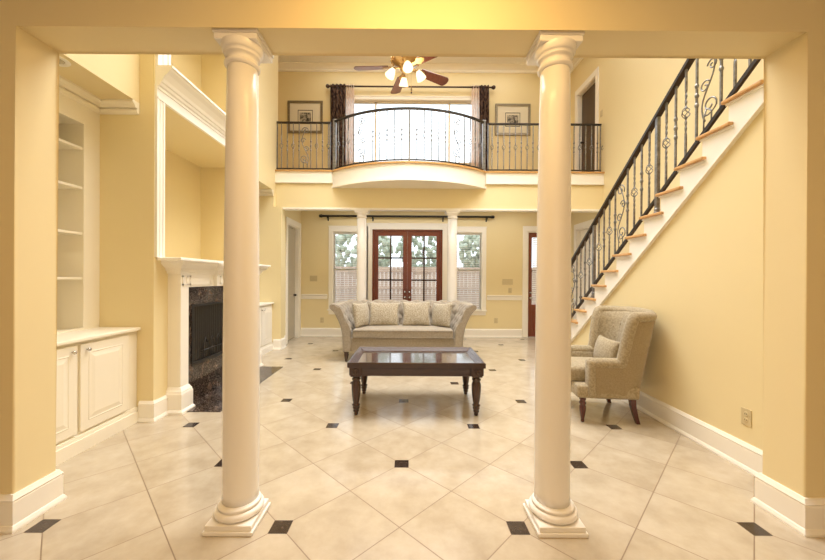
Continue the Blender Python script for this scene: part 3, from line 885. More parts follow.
# ------------------------------------------------------------------ outlets and switches
def plate(loc, rot, w_, h, label, kind='outlet', holes=1):
    t_ = thing('wall_%s' % kind if kind == 'outlet' else 'light_switch', label, 'outlet' if kind == 'outlet' else 'light switch', loc, rot)
    MB().bev(-w_ / 2, w_ / 2, -.006, 0, -h / 2, h / 2, .0025).build('cover_plate', 'plate_plastic', t_)
    for k in range(holes):
        xx = (k - (holes - 1) / 2) * w_ / holes
        if kind == 'outlet':
            for s_2 in (-1, 1):
                m_ = MB(); m_.lathe([(.017, 0), (.017, -.0075), (.015, -.0085)], (xx, 0, s_2 * .021), 16, axis='y')
                so = m_.build('socket', 'plate_plastic', t_)
                m_ = MB()
                for q in (-.007, .007): m_.box(xx + q - .0015, xx + q + .0015, -.0092, -.0084, s_2 * .021 - .005, s_2 * .021 + .007)
                m_.build('slots', 'plate_slot', so)
        else:
            m_ = MB(); m_.bev(xx - .005, xx + .005, -.014, -.004, -.012, .012, .002); m_.build('toggle', 'plate_plastic', t_)
plate((RX, 2.475, .375), -PI / 2, .075, .12, 'beige wall outlet low on the right wall below the stair')
plate((NX, 4.46, 1.86), PI / 2, .08, .12, 'beige outlet inside the niche above the mantel')
plate((-2.16, YB, 1.32), 0, .17, .13, 'beige switch plate on the back wall left of the windows', 'switch', 2)
plate((-1.96, YB, .37), 0, .08, .12, 'beige outlet on the back wall below the chair rail, left of the sofa')
plate((2.28, YB, 1.27), 0, .24, .13, 'wide beige switch plate on the back wall left of the side door', 'switch', 4)
plate((2.34, YB, 1.07), 0, .08, .12, 'small beige plate just above the chair rail near the side door', 'outlet')
plate((2.02, YB, .38), 0, .08, .12, 'beige outlet on the back wall below the chair rail, right of the sofa')
plate((SX, 6.66, 1.28 + UF - .1), PI / 2 + PI, .08, .12, 'beige switch plate beside the upstairs brown door', 'switch', 1)

# recessed can light in the bookcase soffit
cl = thing('recessed_light', 'round recessed ceiling light in the soffit over the near bookcase', 'ceiling light', (-2.64, 2.60, SOF))
m_ = MB(); m_.lathe([(.055, .0), (.06, -.006), (.085, -.004), (.088, 0)], seg=32, cap=False); m_.build('trim_ring', 'trim_paint', cl)
m_ = MB(); m_.lathe([(.056, -.001), (.001, -.0012)], seg=32, cap=False); m_.build('lens', 'nickel', cl)

# ------------------------------------------------------------------ staircase
st = thing('staircase', 'staircase with oak treads and a white stringer along the right wall', 'staircase', (RX, 5.9, 0))
RUN, RISE = .2323, .179
def tread_near(k): return 4.90 - RUN * k
def tread_top(k): return .744 + RISE * k
KS = list(range(-3, 12))
SP = RX - .022    # stringer face
# stringer polygon in (y,z)
top = []
for k in KS:
    yr = tread_near(k) + .272; zt = tread_top(k) - .03
    top += [(yr, zt - RISE if k > KS[0] else 0), (yr, zt)]
yend = max(tread_near(KS[-1]), FY1 + .01)
top.append((yend, tread_top(KS[-1]) - .03))
def zbot(y): return 2.53 - .771 * (y - 2.387)
poly = top + [(yend, zbot(yend)), (2.387 + 2.53 / .771, 0.0)]
def LS(m_, name, mat):
    o = m_.build(name, mat, st); o.location = (-RX, -5.9, 0); return o
m_ = MB(); m_.prism(poly, SP, RX + .04, 'x'); LS(m_, 'stringer', 'trim_paint')
# bead along the lower edge of the stringer
m_ = MB()
yb0 = 2.387 + 2.53 / .771 - .03
for off, t_ in ((0, .012), (.018, .006)):
    m_.prism([(yend, zbot(yend) + off), (yb0 - off, zbot(yb0 - off) + off), (yb0 - off - .01, zbot(yb0 - off) + off + .022), (yend, zbot(yend) + off + .016)], SP - t_, SP + .001, 'x')
LS(m_, 'stringer_bead', 'trim_paint')
for k in KS:
    ya = max(tread_near(k), FY1 + .005); yb = tread_near(k) + .306; z = tread_top(k)
    m_ = MB(); m_.bev(SP - .035, SX - .002, ya, yb, z - .028, z, .009, 3); LS(m_, 'tread', 'oak')
    m_ = MB(); m_.box(RX + .04, SX - .004, yb - .05, yb - .033, z - RISE, z - .028); m_.box(SP - .012, RX + .04, ya, yb - .02, z - .043, z - .028); LS(m_, 'riser', 'trim_paint')
# wall under the stair
m_ = MB(); m_.prism([(FY1, 0), (5.66, 0), (FY1, zbot(FY1) + .02)], RX, RX + .12, 'x')
struct(m_.build('wall_stair', 'wall_paint'))
m_ = MB(); m_.prism([(FY1, zbot(FY1) - .10), (5.5, 0), (5.6, 0), (FY1, zbot(FY1))], RX + .12, SX, 'x')
struct(m_.build('wall_stair', 'wall_paint'))

# ------------------------------------------------------------------ ironwork
def basket(m_, z, r=.030, h=.105):
    for k in range(4):
        pts = []
        for i in range(9):
            t_ = i / 8; a = k * PI / 2 + t_ * PI; rr = r * math.sin(PI * t_) ** .8 + .003
            pts.append((rr * math.cos(a), rr * math.sin(a), z - h / 2 + h * t_))
        m_.tube(pts, .0042, 5)
def knuckle(m_, z, r=.017, h=.055):
    m_.lathe([(.007, -h / 2), (.009, -h * .42), (r * .8, -h * .25), (r, 0), (r * .8, h * .25), (.009, h * .42), (.007, h / 2)], (0, 0, z), 10, cap=False)
def twist(m_, z0, z1, b=.0075, turns=4):
    n = max(8, int((z1 - z0) / .012)); vs = []; fs = []
    for i in range(n + 1):
        a0 = turns * 2 * PI * i / n
        for k in range(4):
            a = a0 + PI / 4 + k * PI / 2; vs.append((b * 1.35 * math.cos(a), b * 1.35 * math.sin(a), z0 + (z1 - z0) * i / n))
    for i in range(n):
        for k in range(4): fs.append((i * 4 + k, i * 4 + (k + 1) % 4, (i + 1) * 4 + (k + 1) % 4, (i + 1) * 4 + k))
    m_.add(vs, fs)
def baluster_mb(H_, kind):
    m_ = MB(); b = .0076; mid = H_ * .5
    if kind == 'basket':
        m_.box(-b, b, -b, b, 0, mid - .20); m_.box(-b, b, -b, b, mid + .20, H_)
        twist(m_, mid - .20, mid - .04, b); twist(m_, mid + .04, mid + .20, b); basket(m_, mid)
        m_.lathe([(.011, -.008), (.011, .008)], (0, 0, mid - .045), 8); m_.lathe([(.011, -.008), (.011, .008)], (0, 0, mid + .045), 8)
    else:
        m_.box(-b, b, -b, b, 0, H_)
        for dz in (-.085, 0, .085): knuckle(m_, mid + dz)
    return m_
def spiral(m_, cx_, cz_, r0, a0, turns, d=1, rt=.0055, tail=None):
    pts = []
    n = int(14 * turns)
    for i in range(n + 1):
        t_ = i / n; r = r0 * (1 - .78 * t_); a = a0 + d * 2 * PI * turns * t_
        pts.append((cx_ + r * math.cos(a), 0, cz_ + r * math.sin(a)))
    if tail: pts = [(p_[0], 0, p_[1]) for p_ in tail] + pts
    m_.tube(pts, rt, 6)
def scroll_mb(H_, W=.20, rt=.0075):
    """wrought vine of scrolls between two balusters, in the local XZ plane"""
    m_ = MB(); h = W / 2
    # leading vine
    pts = []
    for i in range(33):
        t_ = i / 32; pts.append((.068 * math.sin(t_ * 2.0 * PI + .5) * (1 - .25 * t_), 0, .06 + t_ * (H_ - .14)))
    m_.tube(pts, rt, 6)
    m_.tube([(-.03, 0, 0), (-.03, 0, .10), (0, 0, .14)], rt, 6); m_.tube([(.045, 0, 0), (.045, 0, .09), (.02, 0, .14)], rt, 6)
    spiral(m_, -.012, H_ * .21, .082, -.9, 1.35, -1, rt)
    spiral(m_, .034, H_ * .43, .052, 2.6, 1.2, -1, rt)
    spiral(m_, -.036, H_ * .62, .052, .2, 1.2, 1, rt)
    spiral(m_, .012, H_ * .84, .074, 3.6, 1.35, -1, rt)
    return m_

def place_iron(parent, protos, kind, loc, rz=0):
    """repeat an ironwork part under its railing"""
    if (kind, id(parent)) in protos or kind in protos:
        o = protos[kind].copy(); COL.objects.link(o)
    o.parent = parent; o.location = loc; o.rotation_euler = (0, 0, rz)
    return o

# stair railing
sr_ = thing('stair_railing', 'black and pewter wrought iron railing climbing the stair on the right', 'railing', (RX + .07, 5.9, 0))
RXL = RX + .07
def nose_z(y):           # line through the tread noses
    return .735 - (y - 5.283) * SL
SL = .771
def LR(m_, name, mat):
    o = m_.build(name, mat, sr_); o.location = (-RXL, -5.9, 0); return o
ytop, ybotm = FY1 + .04, 5.85
def slanted(m_, x0, x1, ya, yb, zoff0, zoff1):
    m_.prism([(ya, nose_z(ya) + zoff0), (yb, nose_z(yb) + zoff0), (yb, nose_z(yb) + zoff1), (ya, nose_z(ya) + zoff1)], x0, x1, 'x')
m_ = MB(); slanted(m_, RXL - .028, RXL + .028, ytop, ybotm, .862, .90); slanted(m_, RXL - .020, RXL + .020, ytop, ybotm, .90, .914); LR(m_, 'handrail', 'iron_dark')
m_ = MB(); slanted(m_, RXL - .013, RXL + .013, ytop, ybotm, .035, .075); LR(m_, 'bottom_rail', 'iron_dark')
HB = .862 - .075
pb = {}
slot = .11775
y0s = 3.49
pat = {0: 'post', 1: 'basket', 2: 'knuckle', 3: 'basket', 4: 'knuckle', 5: 'scroll', 6: 'knuckle', 7: 'basket', 8: 'knuckle', 9: 'basket'}
protos = {'basket': baluster_mb(HB, 'basket').build('baluster', 'iron', sr_), 'knuckle': baluster_mb(HB, 'knuckle').build('baluster', 'iron', sr_)}
# scroll panel whose feet follow the slope
sm = scroll_mb(HB, .2, .0065)
sm.v = [(v[1], v[0], v[2] + (0 if v[2] > .14 else -v[0] * SL * (1 - v[2] / .14))) for v in sm.v]
protos['scroll'] = sm.build('scroll_panel', 'iron', sr_)
firsts = set()
def put(parent, protos_, firsts_, kind, loc, rz=0):
    if kind in firsts_:
        o = protos_[kind].copy(); COL.objects.link(o); o.parent = parent
    else: o = protos_[kind]; firsts_.add(kind)
    o.location = loc; o.rotation_euler = (0, 0, rz); return o
for i in range(-11, 21):
    y = y0s + i * slot
    if y < FY1 + .06 or y > 5.84: continue
    k = pat[i % 10]
    if k == 'post':
        zt = tread_top(math.floor((4.90 + .28 - y) / RUN)) ; top_z = nose_z(y) + .865
        pm = MB(); pm.bev(-.018, .018, -.018, .018, .0, top_z - zt, .003)
        pm.bev(-.034, .034, -.034, .034, 0, .012, .003); pm.lathe([(.034, .012), (.03, .03), (.022, .04), (.028, .055), (.022, .075)], seg=12)
        o = pm.build('post', 'iron', sr_, (0, y - 5.9, zt))
    else: put(sr_, protos, firsts, k, (0, y - 5.9, nose_z(y) + .075))

# balcony railings
RH = 4.30 - UF - .028
def rail_line(name, label, pts_, seq, ends):
    pass
HBb = RH - .03 - .055
def straight_rail(x0, x1, seq, label, first_x):
    y = YF + .02; zb = UF + .028
    t_ = thing('balcony_railing', label, 'railing', ((x0 + x1) / 2, y, zb)); cx_ = (x0 + x1) / 2
    m_ = MB(); m_.bev(x0 - cx_, x1 - cx_, -.022, .022, RH - .03, RH, .004); m_.build('handrail', 'iron_dark', t_)
    m_ = MB(); m_.box(x0 - cx_, x1 - cx_, -.012, .012, .035, .055); m_.build('bottom_rail', 'iron_dark', t_)
    pr_ = {}; fs_ = set()
    need = set(seq)
    if 'b' in need: pr_['b'] = baluster_mb(HBb, 'basket').build('baluster', 'iron', t_)
    if 'k' in need: pr_['k'] = baluster_mb(HBb, 'knuckle').build('baluster', 'iron', t_)
    if 's' in need: pr_['s'] = scroll_mb(HBb, .2).build('scroll_panel', 'iron', t_)
    xx = first_x
    for ch in seq:
        if ch != 'e': put(t_, pr_, fs_, ch, (xx - cx_, 0, .055))
        xx += .1115
    for xx in (x0 + .012, x1 - .012):
        MB().bev(-.010, .010, -.010, .010, 0, RH - .03, .002).build('end_post', 'iron', t_, (xx - cx_, 0, 0))
    return t_
straight_rail(LX + .002, BAYX - BAYW - .03, 'bkbksskbkb'.replace('ss', 's'), 'straight iron balcony railing section left of the curved bay', -2.42)
straight_rail(BAYX + BAYW + .03, SX - .03, 'bkbkbkbkbskbkbkbkbkb', 'straight iron balcony railing section right of the curved bay', 1.585)
t_ = thing('balcony_railing', 'curved iron balcony railing section bowing out before the upstairs window', 'railing', (BAYX, YF, UF + .028))
def arcsweep(r0, r1, z0, z1):
    m_ = MB(); n = 40; vs = []; fs = []
    for i in range(n + 1):
        t2 = -1 + 2 * i / n
        for (o_, z) in ((r0, z0), (r1, z0), (r1, z1), (r0, z1)):
            p_ = bay(t2, o_ - .045); vs.append((p_[0] - BAYX, p_[1] - YF, z))
    for i in range(n):
        for k in range(4): fs.append((i * 4 + k, i * 4 + (k + 1) % 4, (i + 1) * 4 + (k + 1) % 4, (i + 1) * 4 + k))
    fs += [(0, 1, 2, 3), (n * 4, n * 4 + 1, n * 4 + 2, n * 4 + 3)]
    m_.add(vs, fs); return m_
RHB = RH + .02
arcsweep(-.022, .022, RHB - .03, RHB).build('handrail', 'iron_dark', t_)
arcsweep(-.012, .012, .035, .055).build('bottom_rail', 'iron_dark', t_)
pr_ = {'b': baluster_mb(RHB - .085, 'basket').build('baluster', 'iron', t_), 'k': baluster_mb(RHB - .085, 'knuckle').build('baluster', 'iron', t_), 's': scroll_mb(RHB - .085).build('scroll_panel', 'iron', t_), }
fs_ = set()
half = ['b', 'k', 'b', 'k', 's', None, 'k', 'b', 'k', 'b', 'k']
nb = 12
asin_ = math.asin(BAYW / RAD)
for sgn in (-1, 1):
    for i, ch in enumerate(half):
        tt = sgn * (1 - (i + 1 + (.25 if ch == 's' else 0)) / nb)
        if ch is None: continue
        p_ = bay(tt, -.045); put(t_, pr_, fs_, ch, (p_[0] - BAYX, p_[1] - YF, .055), asin_ * tt)
for tt in (-1, 0, 1):
    p_ = bay(tt * .99, -.045)
    w_ = .030 if tt else .016
    pm = MB(); pm.bev(-w_, w_, -w_, w_, 0, RHB - (.0 if tt else .03), .003)
    if tt: pm.bev(-.042, .042, -.042, .042, 0, .02, .003); pm.bev(-.034, .034, -.034, .034, RHB, RHB + .03, .004)
    pm.build('post', 'iron', t_, (p_[0] - BAYX, p_[1] - YF, 0))

# ------------------------------------------------------------------ ceiling fan
FX, FY, FZ = -.045, 4.42, 4.03
fan = thing('ceiling_fan', 'five-blade ceiling fan with brass body and four lit glass shades', 'ceiling fan', (FX, FY, FZ))
m_ = MB(); m_.tube([(0, 0, .14), (0, 0, CZ - FZ - .03)], .013, 10); m_.lathe([(.03, 0), (.06, .03), (.07, .08)], (0, 0, CZ - FZ - .085), 20); m_.build('down_rod', 'brass', fan)
m_ = MB(); m_.lathe([(.03, .24), (.08, .23), (.15, .20), (.185, .15), (.185, .09), (.15, .04), (.10, .015), (.075, -.01), (.07, -.04), (.055, -.055), (.03, -.06)], seg=32)
for k in range(24):
    a = k * PI / 12; m_.sphere((.180 * math.cos(a), .180 * math.sin(a), .08), .018, 6, 4)
m_.build('motor_housing', 'brass', fan)
for k, ang in enumerate((104, 176, 248, 320, 32)):
    a = math.radians(ang)
    M = Matrix.Rotation(a, 4, 'Z') @ Matrix.Rotation(math.radians(-14), 4, 'X')
    m_ = MB()
    out_ = []
    for i in range(9):
        t2 = i / 8; out_.append((.22 + .40 * t2, -.058 - .018 * t2))
    cap_ = [(.62 + .045 * math.sin(b_), .073 * -math.cos(b_)) for b_ in [PI * j / 8 for j in range(1, 8)]]
    poly = out_ + cap_ + [(x_, -y_) for x_, y_ in out_[::-1]]
    m_.prism(poly, -.004, .004, 'z'); m_.xf(M)
    b_ = m_.build('blade', 'fan_wood_red' if k in (4, 3) else 'fan_wood_reflecting', fan)
    m_ = MB(); m_.prism([(.10, -.02), (.17, -.02), (.20, -.045), (.27, -.03), (.30, 0), (.27, .03), (.20, .045), (.17, .02), (.10, .02)], -.012, -.0045, 'z'); m_.xf(M)
    m_.build('blade_iron', 'brass', b_)
for k in range(4):
    a = math.radians(-82 + 90 * k)
    d = Vector((math.cos(a), math.sin(a), 0))
    m_ = MB(); m_.tube([d * .04 + Vector((0, 0, -.03)), d * .11 + Vector((0, 0, -.02)), d * .155 + Vector((0, 0, -.04))], .008, 8)
    arm = m_.build('lamp_arm', 'brass', fan)
    M = Matrix.Translation(d * .155 + Vector((0, 0, -.04))) @ Matrix.Rotation(a, 4, 'Z') @ Matrix.Rotation(math.radians(-28), 4, 'Y')
    m_ = MB(); m_.lathe([(.024, .0), (.030, -.012), (.044, -.04), (.054, -.075), (.060, -.10), (.063, -.112), (.054, -.106), (.03, -.095), (.001, -.09)], seg=20, cap=False); m_.xf(M)
    m_.build('glass_shade', 'lit_frosted_glass', arm)
    m_ = MB(); m_.lathe([(.024, .008), (.028, -.006), (.024, -.014)], seg=16); m_.xf(M); m_.build('socket', 'brass', arm)
m_ = MB(); m_.tube([(.02, .02, -.06), (.02, .02, -.24)], .0015, 5); m_.sphere((.02, .02, -.25), .008, 8, 6); m_.tube([(.07, .0, -.05), (.07, .0, -.30)], .0015, 5); m_.sphere((.07, 0, -.31), .008, 8, 6)
m_.build('pull_chain', 'brass', fan)

# ------------------------------------------------------------------ sofa
SXc, SY0 = -.075, 5.50
sofa = thing('sofa', 'beige button-tufted sofa with flared rolled arms in the middle of the room', 'sofa', (SXc, SY0 + .43, 0))
def tuft(u, v): return (abs(math.sin(PI * (u + v))) * abs(math.sin(PI * (u - v)))) ** .45
def smooth_closed(m, lvl=1):
    md = m.modifiers.new('sub', 'SUBSURF'); md.levels = lvl; md.render_levels = lvl
# base
m_ = MB(); m_.bev(-.90, .90, -.40, .40, .17, .39, .02, 3, True); m_.bev(-.90, .90, -.412, -.39, .172, .186, .005); m_.build('base', 'sofa_linen', sofa)
# seat cushion: puffy slab
def cushion(m_, x0, x1, y0, y1, z0, z1, nx=40, ny=20, puff=.02, edge=.03):
    import itertools
    def prof(u, v, s_2):
        x = x0 + (x1 - x0) * u; y = y0 + (y1 - y0) * v
        ex = min(u, 1 - u) * (x1 - x0); ey = min(v, 1 - v) * (y1 - y0); e = min(ex, ey)
        t2 = min(1, e / edge); rz = edge * (1 - math.sqrt(max(0, 1 - (1 - t2) ** 2)))
        zz = (z1 + puff * math.sin(PI * u) ** .5 * math.sin(PI * v) ** .5 - min(rz, (z1 - z0) / 2)) if s_2 > 0 else (z0 + min(rz, (z1 - z0) / 2))
        return (x, y, zz)
    def us(n): # denser near ends
        r = [0, .004, .01, .02, .035]; return r + [.035 + (.93) * i / n for i in range(1, n)] + [1 - q for q in r[::-1]]
    U = us(nx); V = us(ny)
    for s_2 in (1, -1):
        vs = [prof(u, v, s_2) for u in U for v in V]; nv = len(V)
        fs = [(i * nv + j, (i + 1) * nv + j, (i + 1) * nv + j + 1, i * nv + j + 1) for i in range(len(U) - 1) for j in range(nv - 1)]
        m_.add(vs, fs, True)
    # band
    ring = [(x0, y0), (x1, y0), (x1, y1), (x0, y1)]
    for i in range(4):
        a, b = ring[i], ring[(i + 1) % 4]
        m_.add([(a[0], a[1], z0 + edge), (b[0], b[1], z0 + edge), (b[0], b[1], z1 - edge), (a[0], a[1], z1 - edge)], [(0, 1, 2, 3)])
m_ = MB(); cushion(m_, -.80, .80, -.43, .22, .385, .525, puff=.02)
for z in (.405, .512): m_.tube([(-.79, -.436, z), (.79, -.436, z)], .005, 6)
m_.build('seat_cushion', 'sofa_linen', sofa)
# arms: lofted section with tufted inner face
def arm_section():
    # (x,z, tuftable) right arm, counter-clockwise from outer bottom
    pts = [(.95, .17, 0), (.952, .30, 0), (.957, .40, 0), (.968, .50, 0), (.99, .60, 0), (1.02, .69, 0), (1.06, .78, 0), (1.10, .85, 0), (1.145, .895, 0),
           (1.165, .925, .3), (1.16, .955, .6), (1.13, .972, 1), (1.08, .972, 1), (1.04, .955, 1), (1.005, .92, 1), (.98, .86, 1), (.95, .79, 1), (.92, .72, 1), (.89, .65, 1), (.858, .58, 1), (.83, .51, 1), (.825, .45, .3), (.825, .17, 0)]
    # resample finer
    out_ = []
    for i in range(len(pts) - 1):
        for q in range(5):
            f = q / 5; a, b = pts[i], pts[i + 1]; out_.append(tuple(a[j] + (b[j] - a[j]) * f for j in range(3)))
    out_.append(pts[-1]); return out_
sec = [(x, z if z < .39 else .39 + (z - .39) * .905, t) for x, z, t in arm_section()]
for sgn in (-1, 1):
    m_ = MB(); n = 60; ns = len(sec); vs = []; fs = []
    per = [0]
    for i in range(1, ns): per.append(per[-1] + math.hypot(sec[i][0] - sec[i - 1][0], sec[i][1] - sec[i - 1][1]))
    for i in range(n + 1):
        y = -.42 + .84 * i / n
        sh_ = 0 if 0 < i < n else .012
        for j, (x, z, tf) in enumerate(sec):
            a = sec[max(j - 1, 0)]; b = sec[min(j + 1, ns - 1)]
            dx, dz = b[0] - a[0], b[1] - a[1]; l = math.hypot(dx, dz) or 1
            nx_, nz_ = dz / l, -dx / l        # outward
            d_ = tf * .042 * (tuft((y + .42) / .21, per[j] / .26 + .5) - .55) - sh_
            vs.append((sgn * (x + nx_ * d_), y, z + nz_ * d_ if z > .2 else z))
    for i in range(n):
        for j in range(ns):
            j2 = (j + 1) % ns; fs.append((i * ns + j, i * ns + j2, (i + 1) * ns + j2, (i + 1) * ns + j))
    m_.add(vs, fs, True); m_.add([vs[j] for j in range(ns)], [tuple(range(ns))]); m_.add([vs[n * ns + j] for j in range(ns)], [tuple(range(ns))])
    # piping on the front face
    m_.tube([(sgn * (p_[0]), -.416, p_[1]) for p_ in sec[::2]], .006, 6)
    m_.build('arm', 'sofa_linen', sofa)
    # leg
# back
m_ = MB(); n = 110; vs = []; fs = []
bs = [(.43, .17, 0), (.43, .6, 0), (.44, .8, 0), (.47, .90, .2), (.47, .945, .6), (.44, .968, 1), (.39, .968, 1), (.34, .945, 1), (.30, .90, 1), (.275, .82, 1), (.26, .74, 1), (.245, .66, 1), (.235, .58, 1), (.23, .5, .4), (.23, .17, 0)]
s2_l = []
for i in range(len(bs) - 1):
    for q in range(5):
        f = q / 5; a, b = bs[i], bs[i + 1]; s2_l.append(tuple(a[j] + (b[j] - a[j]) * f for j in range(3)))
s2_l.append(bs[-1]); s2_l = [(y, z if z < .39 else .39 + (z - .39) * .93, t) for y, z, t in s2_l]; ns = len(s2_l); per = [0]
for i in range(1, ns): per.append(per[-1] + math.hypot(s2_l[i][0] - s2_l[i - 1][0], s2_l[i][1] - s2_l[i - 1][1]))
for i in range(n + 1):
    u_ = -1 + 2 * i / n
    for j, (y, z, tf) in enumerate(s2_l):
        wx = .93 + max(0, z - .5) * .32
        a = s2_l[max(j - 1, 0)]; b = s2_l[min(j + 1, ns - 1)]; dy_, dz = b[0] - a[0], b[1] - a[1]; l = math.hypot(dy_, dz) or 1
        d_ = tf * .042 * (tuft(u_ * wx / .24, per[j] / .26 + .5) - .5)
        vs.append((u_ * wx, y + dz / l * d_, z - dy_ / l * d_ if z > .2 else z))
for i in range(n):
    for j in range(ns):
        j2 = (j + 1) % ns; fs.append((i * ns + j, i * ns + j2, (i + 1) * ns + j2, (i + 1) * ns + j))
m_.add(vs, fs, True); m_.add([vs[j] for j in range(ns)], [tuple(range(ns))]); m_.add([vs[n * ns + j] for j in range(ns)], [tuple(range(ns))])
m_.build('backrest', 'sofa_linen', sofa)
leg_pf = [(.012, 0), (.018, .01), (.022, .02), (.020, .035), (.024, .045), (.034, .09), (.040, .12), (.034, .14), (.042, .15), (.042, .17)]
for (lx, ly) in ((-.905, -.37), (.905, -.37), (-.86, .34), (.86, .34)):
    MB().lathe(leg_pf, (0, 0, 0), 18).build('leg', 'dark_wood_turned', sofa, (lx, ly, 0))
for (bx, bz) in ((-.72, .72), (-.48, .84), (-.24, .72), (0, .84), (.24, .72), (.48, .84), (.72, .72)):
    yy = .245 + (bz - .66) * .14
    MB().sphere((0, 0, 0), .014, 10, 6, (1, .5, 1)).build('button', 'sofa_linen_dark', sofa, (bx, yy - .004, bz))

# pillows on the sofa
def pillow(w_, h, t2, label, loc, rot, mat='pillow_brocade', name='throw_pillow', group=None):
    m_ = MB(); n = 22
    def f(s_2):
        def g(u, v):
            a, b = 2 * u - 1, 2 * v - 1
            e = max(0, (1 - a ** 2)) ** .42 * max(0, (1 - b ** 2)) ** .42
            pinch = 1 - .10 * (1 - abs(a) ** 2) * abs(b) ** 6
            pinch2 = 1 - .10 * (1 - abs(b) ** 2) * abs(a) ** 6
            return (a * w_ / 2 * pinch2, s_2 * t2 / 2 * e, b * h / 2 * pinch)
        return g
    m_.grid(f(1), n, n); m_.grid(f(-1), n, n)
    o = m_.build(name, mat); bm = bmesh.new(); bm.from_mesh(o.data); bmesh.ops.remove_doubles(bm, verts=bm.verts, dist=1e-5); bm.to_mesh(o.data); bm.free()
    o.location = loc; o.rotation_euler = rot
    return tag(o, label, 'pillow', group)
zc_ = .535
pillow(.44, .42, .16, 'patterned beige throw pillow leaning in the left corner of the sofa', (SXc - .70, SY0 + .43 - .10, zc_ + .19), (-.22, .05, 1.12), group='throw pillows on the sofa')
pillow(.53, .42, .16, 'patterned beige throw pillow second from left on the sofa', (SXc - .325, SY0 + .43 - .0, zc_ + .19), (-.26, .02, .05), group='throw pillows on the sofa')
pillow(.49, .43, .16, 'patterned beige throw pillow third from left on the sofa', (SXc + .22, SY0 + .43 - .0, zc_ + .20), (-.26, -.02, -.03), group='throw pillows on the sofa')
pillow(.44, .42, .16, 'patterned beige throw pillow leaning in the right corner of the sofa', (SXc + .645, SY0 + .43 - .06, zc_ + .19), (-.22, -.08, -.85), group='throw pillows on the sofa')

# ------------------------------------------------------------------ coffee table
TX, TY = .088, 3.735
tb = thing('coffee_table', 'dark polished rectangular coffee table with turned legs before the sofa', 'coffee table', (TX, TY, 0))
hw, hd = .667, .385
def turned_leg():
    m_ = MB(); m_.lathe([(.012, 0), (.020, .006), (.022, .018), (.015, .026), (.027, .034), (.030, .046), (.020, .054), (.031, .062), (.036, .078), (.024, .088), (.038, .096), (.041, .104), (.028, .112), (.028, .118),
        (.034, .14), (.041, .19), (.046, .25), (.047, .30), (.040, .330), (.034, .342), (.044, .350), (.044, .362), (.032, .37), (.032, .39)], seg=28)
    m_.bev(-.062, .062, -.055, .055, .40, .482, .006); m_.bev(-.052, .052, -.048, .048, .385, .402, .004)
    return m_
for i, (sx_, sy_) in enumerate(((-1, -1), (1, -1), (-1, 1), (1, 1))):
    lg = turned_leg().build('leg', 'dark_wood_turned', tb, (sx_ * (hw - .074), sy_ * (hd - .075), 0))
    if sy_ < 0:
        r = MB(); r.lathe([(.034, 0), (.034, -.008), (.026, -.012), (.024, -.006), (.012, -.008), (.010, -.016), (.002, -.018)], (0, -.055, .441), 20, axis='y'); r.build('rosette', 'dark_wood_turned', lg)
m_ = MB()
m_.box(-hw + .08, hw - .08, -hd + .035, -hd + .055, .395, .482); m_.box(-hw + .08, hw - .08, hd - .055, hd - .035, .395, .482)
m_.box(-hw + .035, -hw + .055, -hd + .08, hd - .08, .395, .482); m_.box(hw - .055, hw - .035, -hd + .08, hd - .08, .395, .482)
for b_ in ((-hw + .13, hw - .13, .46, .47), (-hw + .13, hw - .13, .405, .415), (-hw + .13, -hw + .14, .415, .46), (hw - .14, hw - .13, .415, .46)):
    m_.box(b_[0], b_[1], -hd + .028, -hd + .036, b_[2], b_[3])
m_.build('apron', 'dark_wood', tb)
m_ = MB(); m_.box(-hw + .05, hw - .05, -hd + .05, hd - .05, .482, .497); m_.build('tray_panel', 'polished_table_top', tb)
m_ = MB()
rim = [(0, .482), (0, .528), (-.004, .534), (-.012, .534), (-.075, .500), (-.075, .482)]
m_.sweep([(o_, z) for o_, z in rim], [(-hw, -hd), (-hw, hd), (hw, hd), (hw, -hd)], closed=True)
# reeded outer edge
for k in range(90):
    x_ = -hw + .01 + (2 * hw - .02) * k / 89; m_.box(x_ - .0035, x_ + .0035, -hd - .004, -hd + .001, .488, .526)
for k in range(50):
    y_ = -hd + .01 + (2 * hd - .02) * k / 49
    for s_2 in (-1, 1): m_.box(s_2 * hw - .004, s_2 * hw + .004, y_ - .0035, y_ + .0035, .488, .526)
m_.build('tray_rim', 'dark_wood', tb)

# ------------------------------------------------------------------ armchair
ch = thing('armchair', 'beige chenille wingback armchair with dark legs against the right wall', 'armchair', (1.965, 3.545, 0), -PI / 2 - .10)
# local: front = -y, width along x.
CW, CD = .338, .34
m_ = MB(); m_.bev(-CW, CW, -CD, CD - .12, .235, .36, .025, 3, True); m_.build('base', 'chair_chenille', ch)
m_ = MB(); cushion(m_, -.225, .225, -.37, .20, .355, .50, 24, 24, .025, .04)
m_.build('seat_cushion', 'chair_chenille', ch)
# wrap-around shell: arms sweeping up into the wings and back
def u_path(t2):
    """plan of the shell mid-line, t 0..1 from sitter's right arm front round the back"""
    w_, yf, yb, r = .295, -.20, .235, .17
    segs = [yb - r - yf, PI / 2 * r, 2 * (w_ - r), PI / 2 * r, yb - r - yf]; Lt = sum(segs); d = t2 * Lt
    if d < segs[0]: return (-w_, yf + d), (-1, 0), d
    d -= segs[0]
    if d < segs[1]:
        a = d / r; return (-w_ + r - r * math.cos(a), yb - r + r * math.sin(a)), (-math.cos(a), math.sin(a)), 0
    d -= segs[1]
    if d < segs[2]: return (-w_ + r + d, yb), (0, 1), 0
    d -= segs[2]
    if d < segs[3]:
        a = d / r; return (w_ - r + r * math.sin(a), yb - r + r * math.cos(a)), (math.sin(a), math.cos(a)), 0
    d -= segs[3]
    return (w_, yb - r - d), (1, 0), 0
def sstep(a, b, x): t2 = min(1, max(0, (x - a) / (b - a))); return t2 * t2 * (3 - 2 * t2)
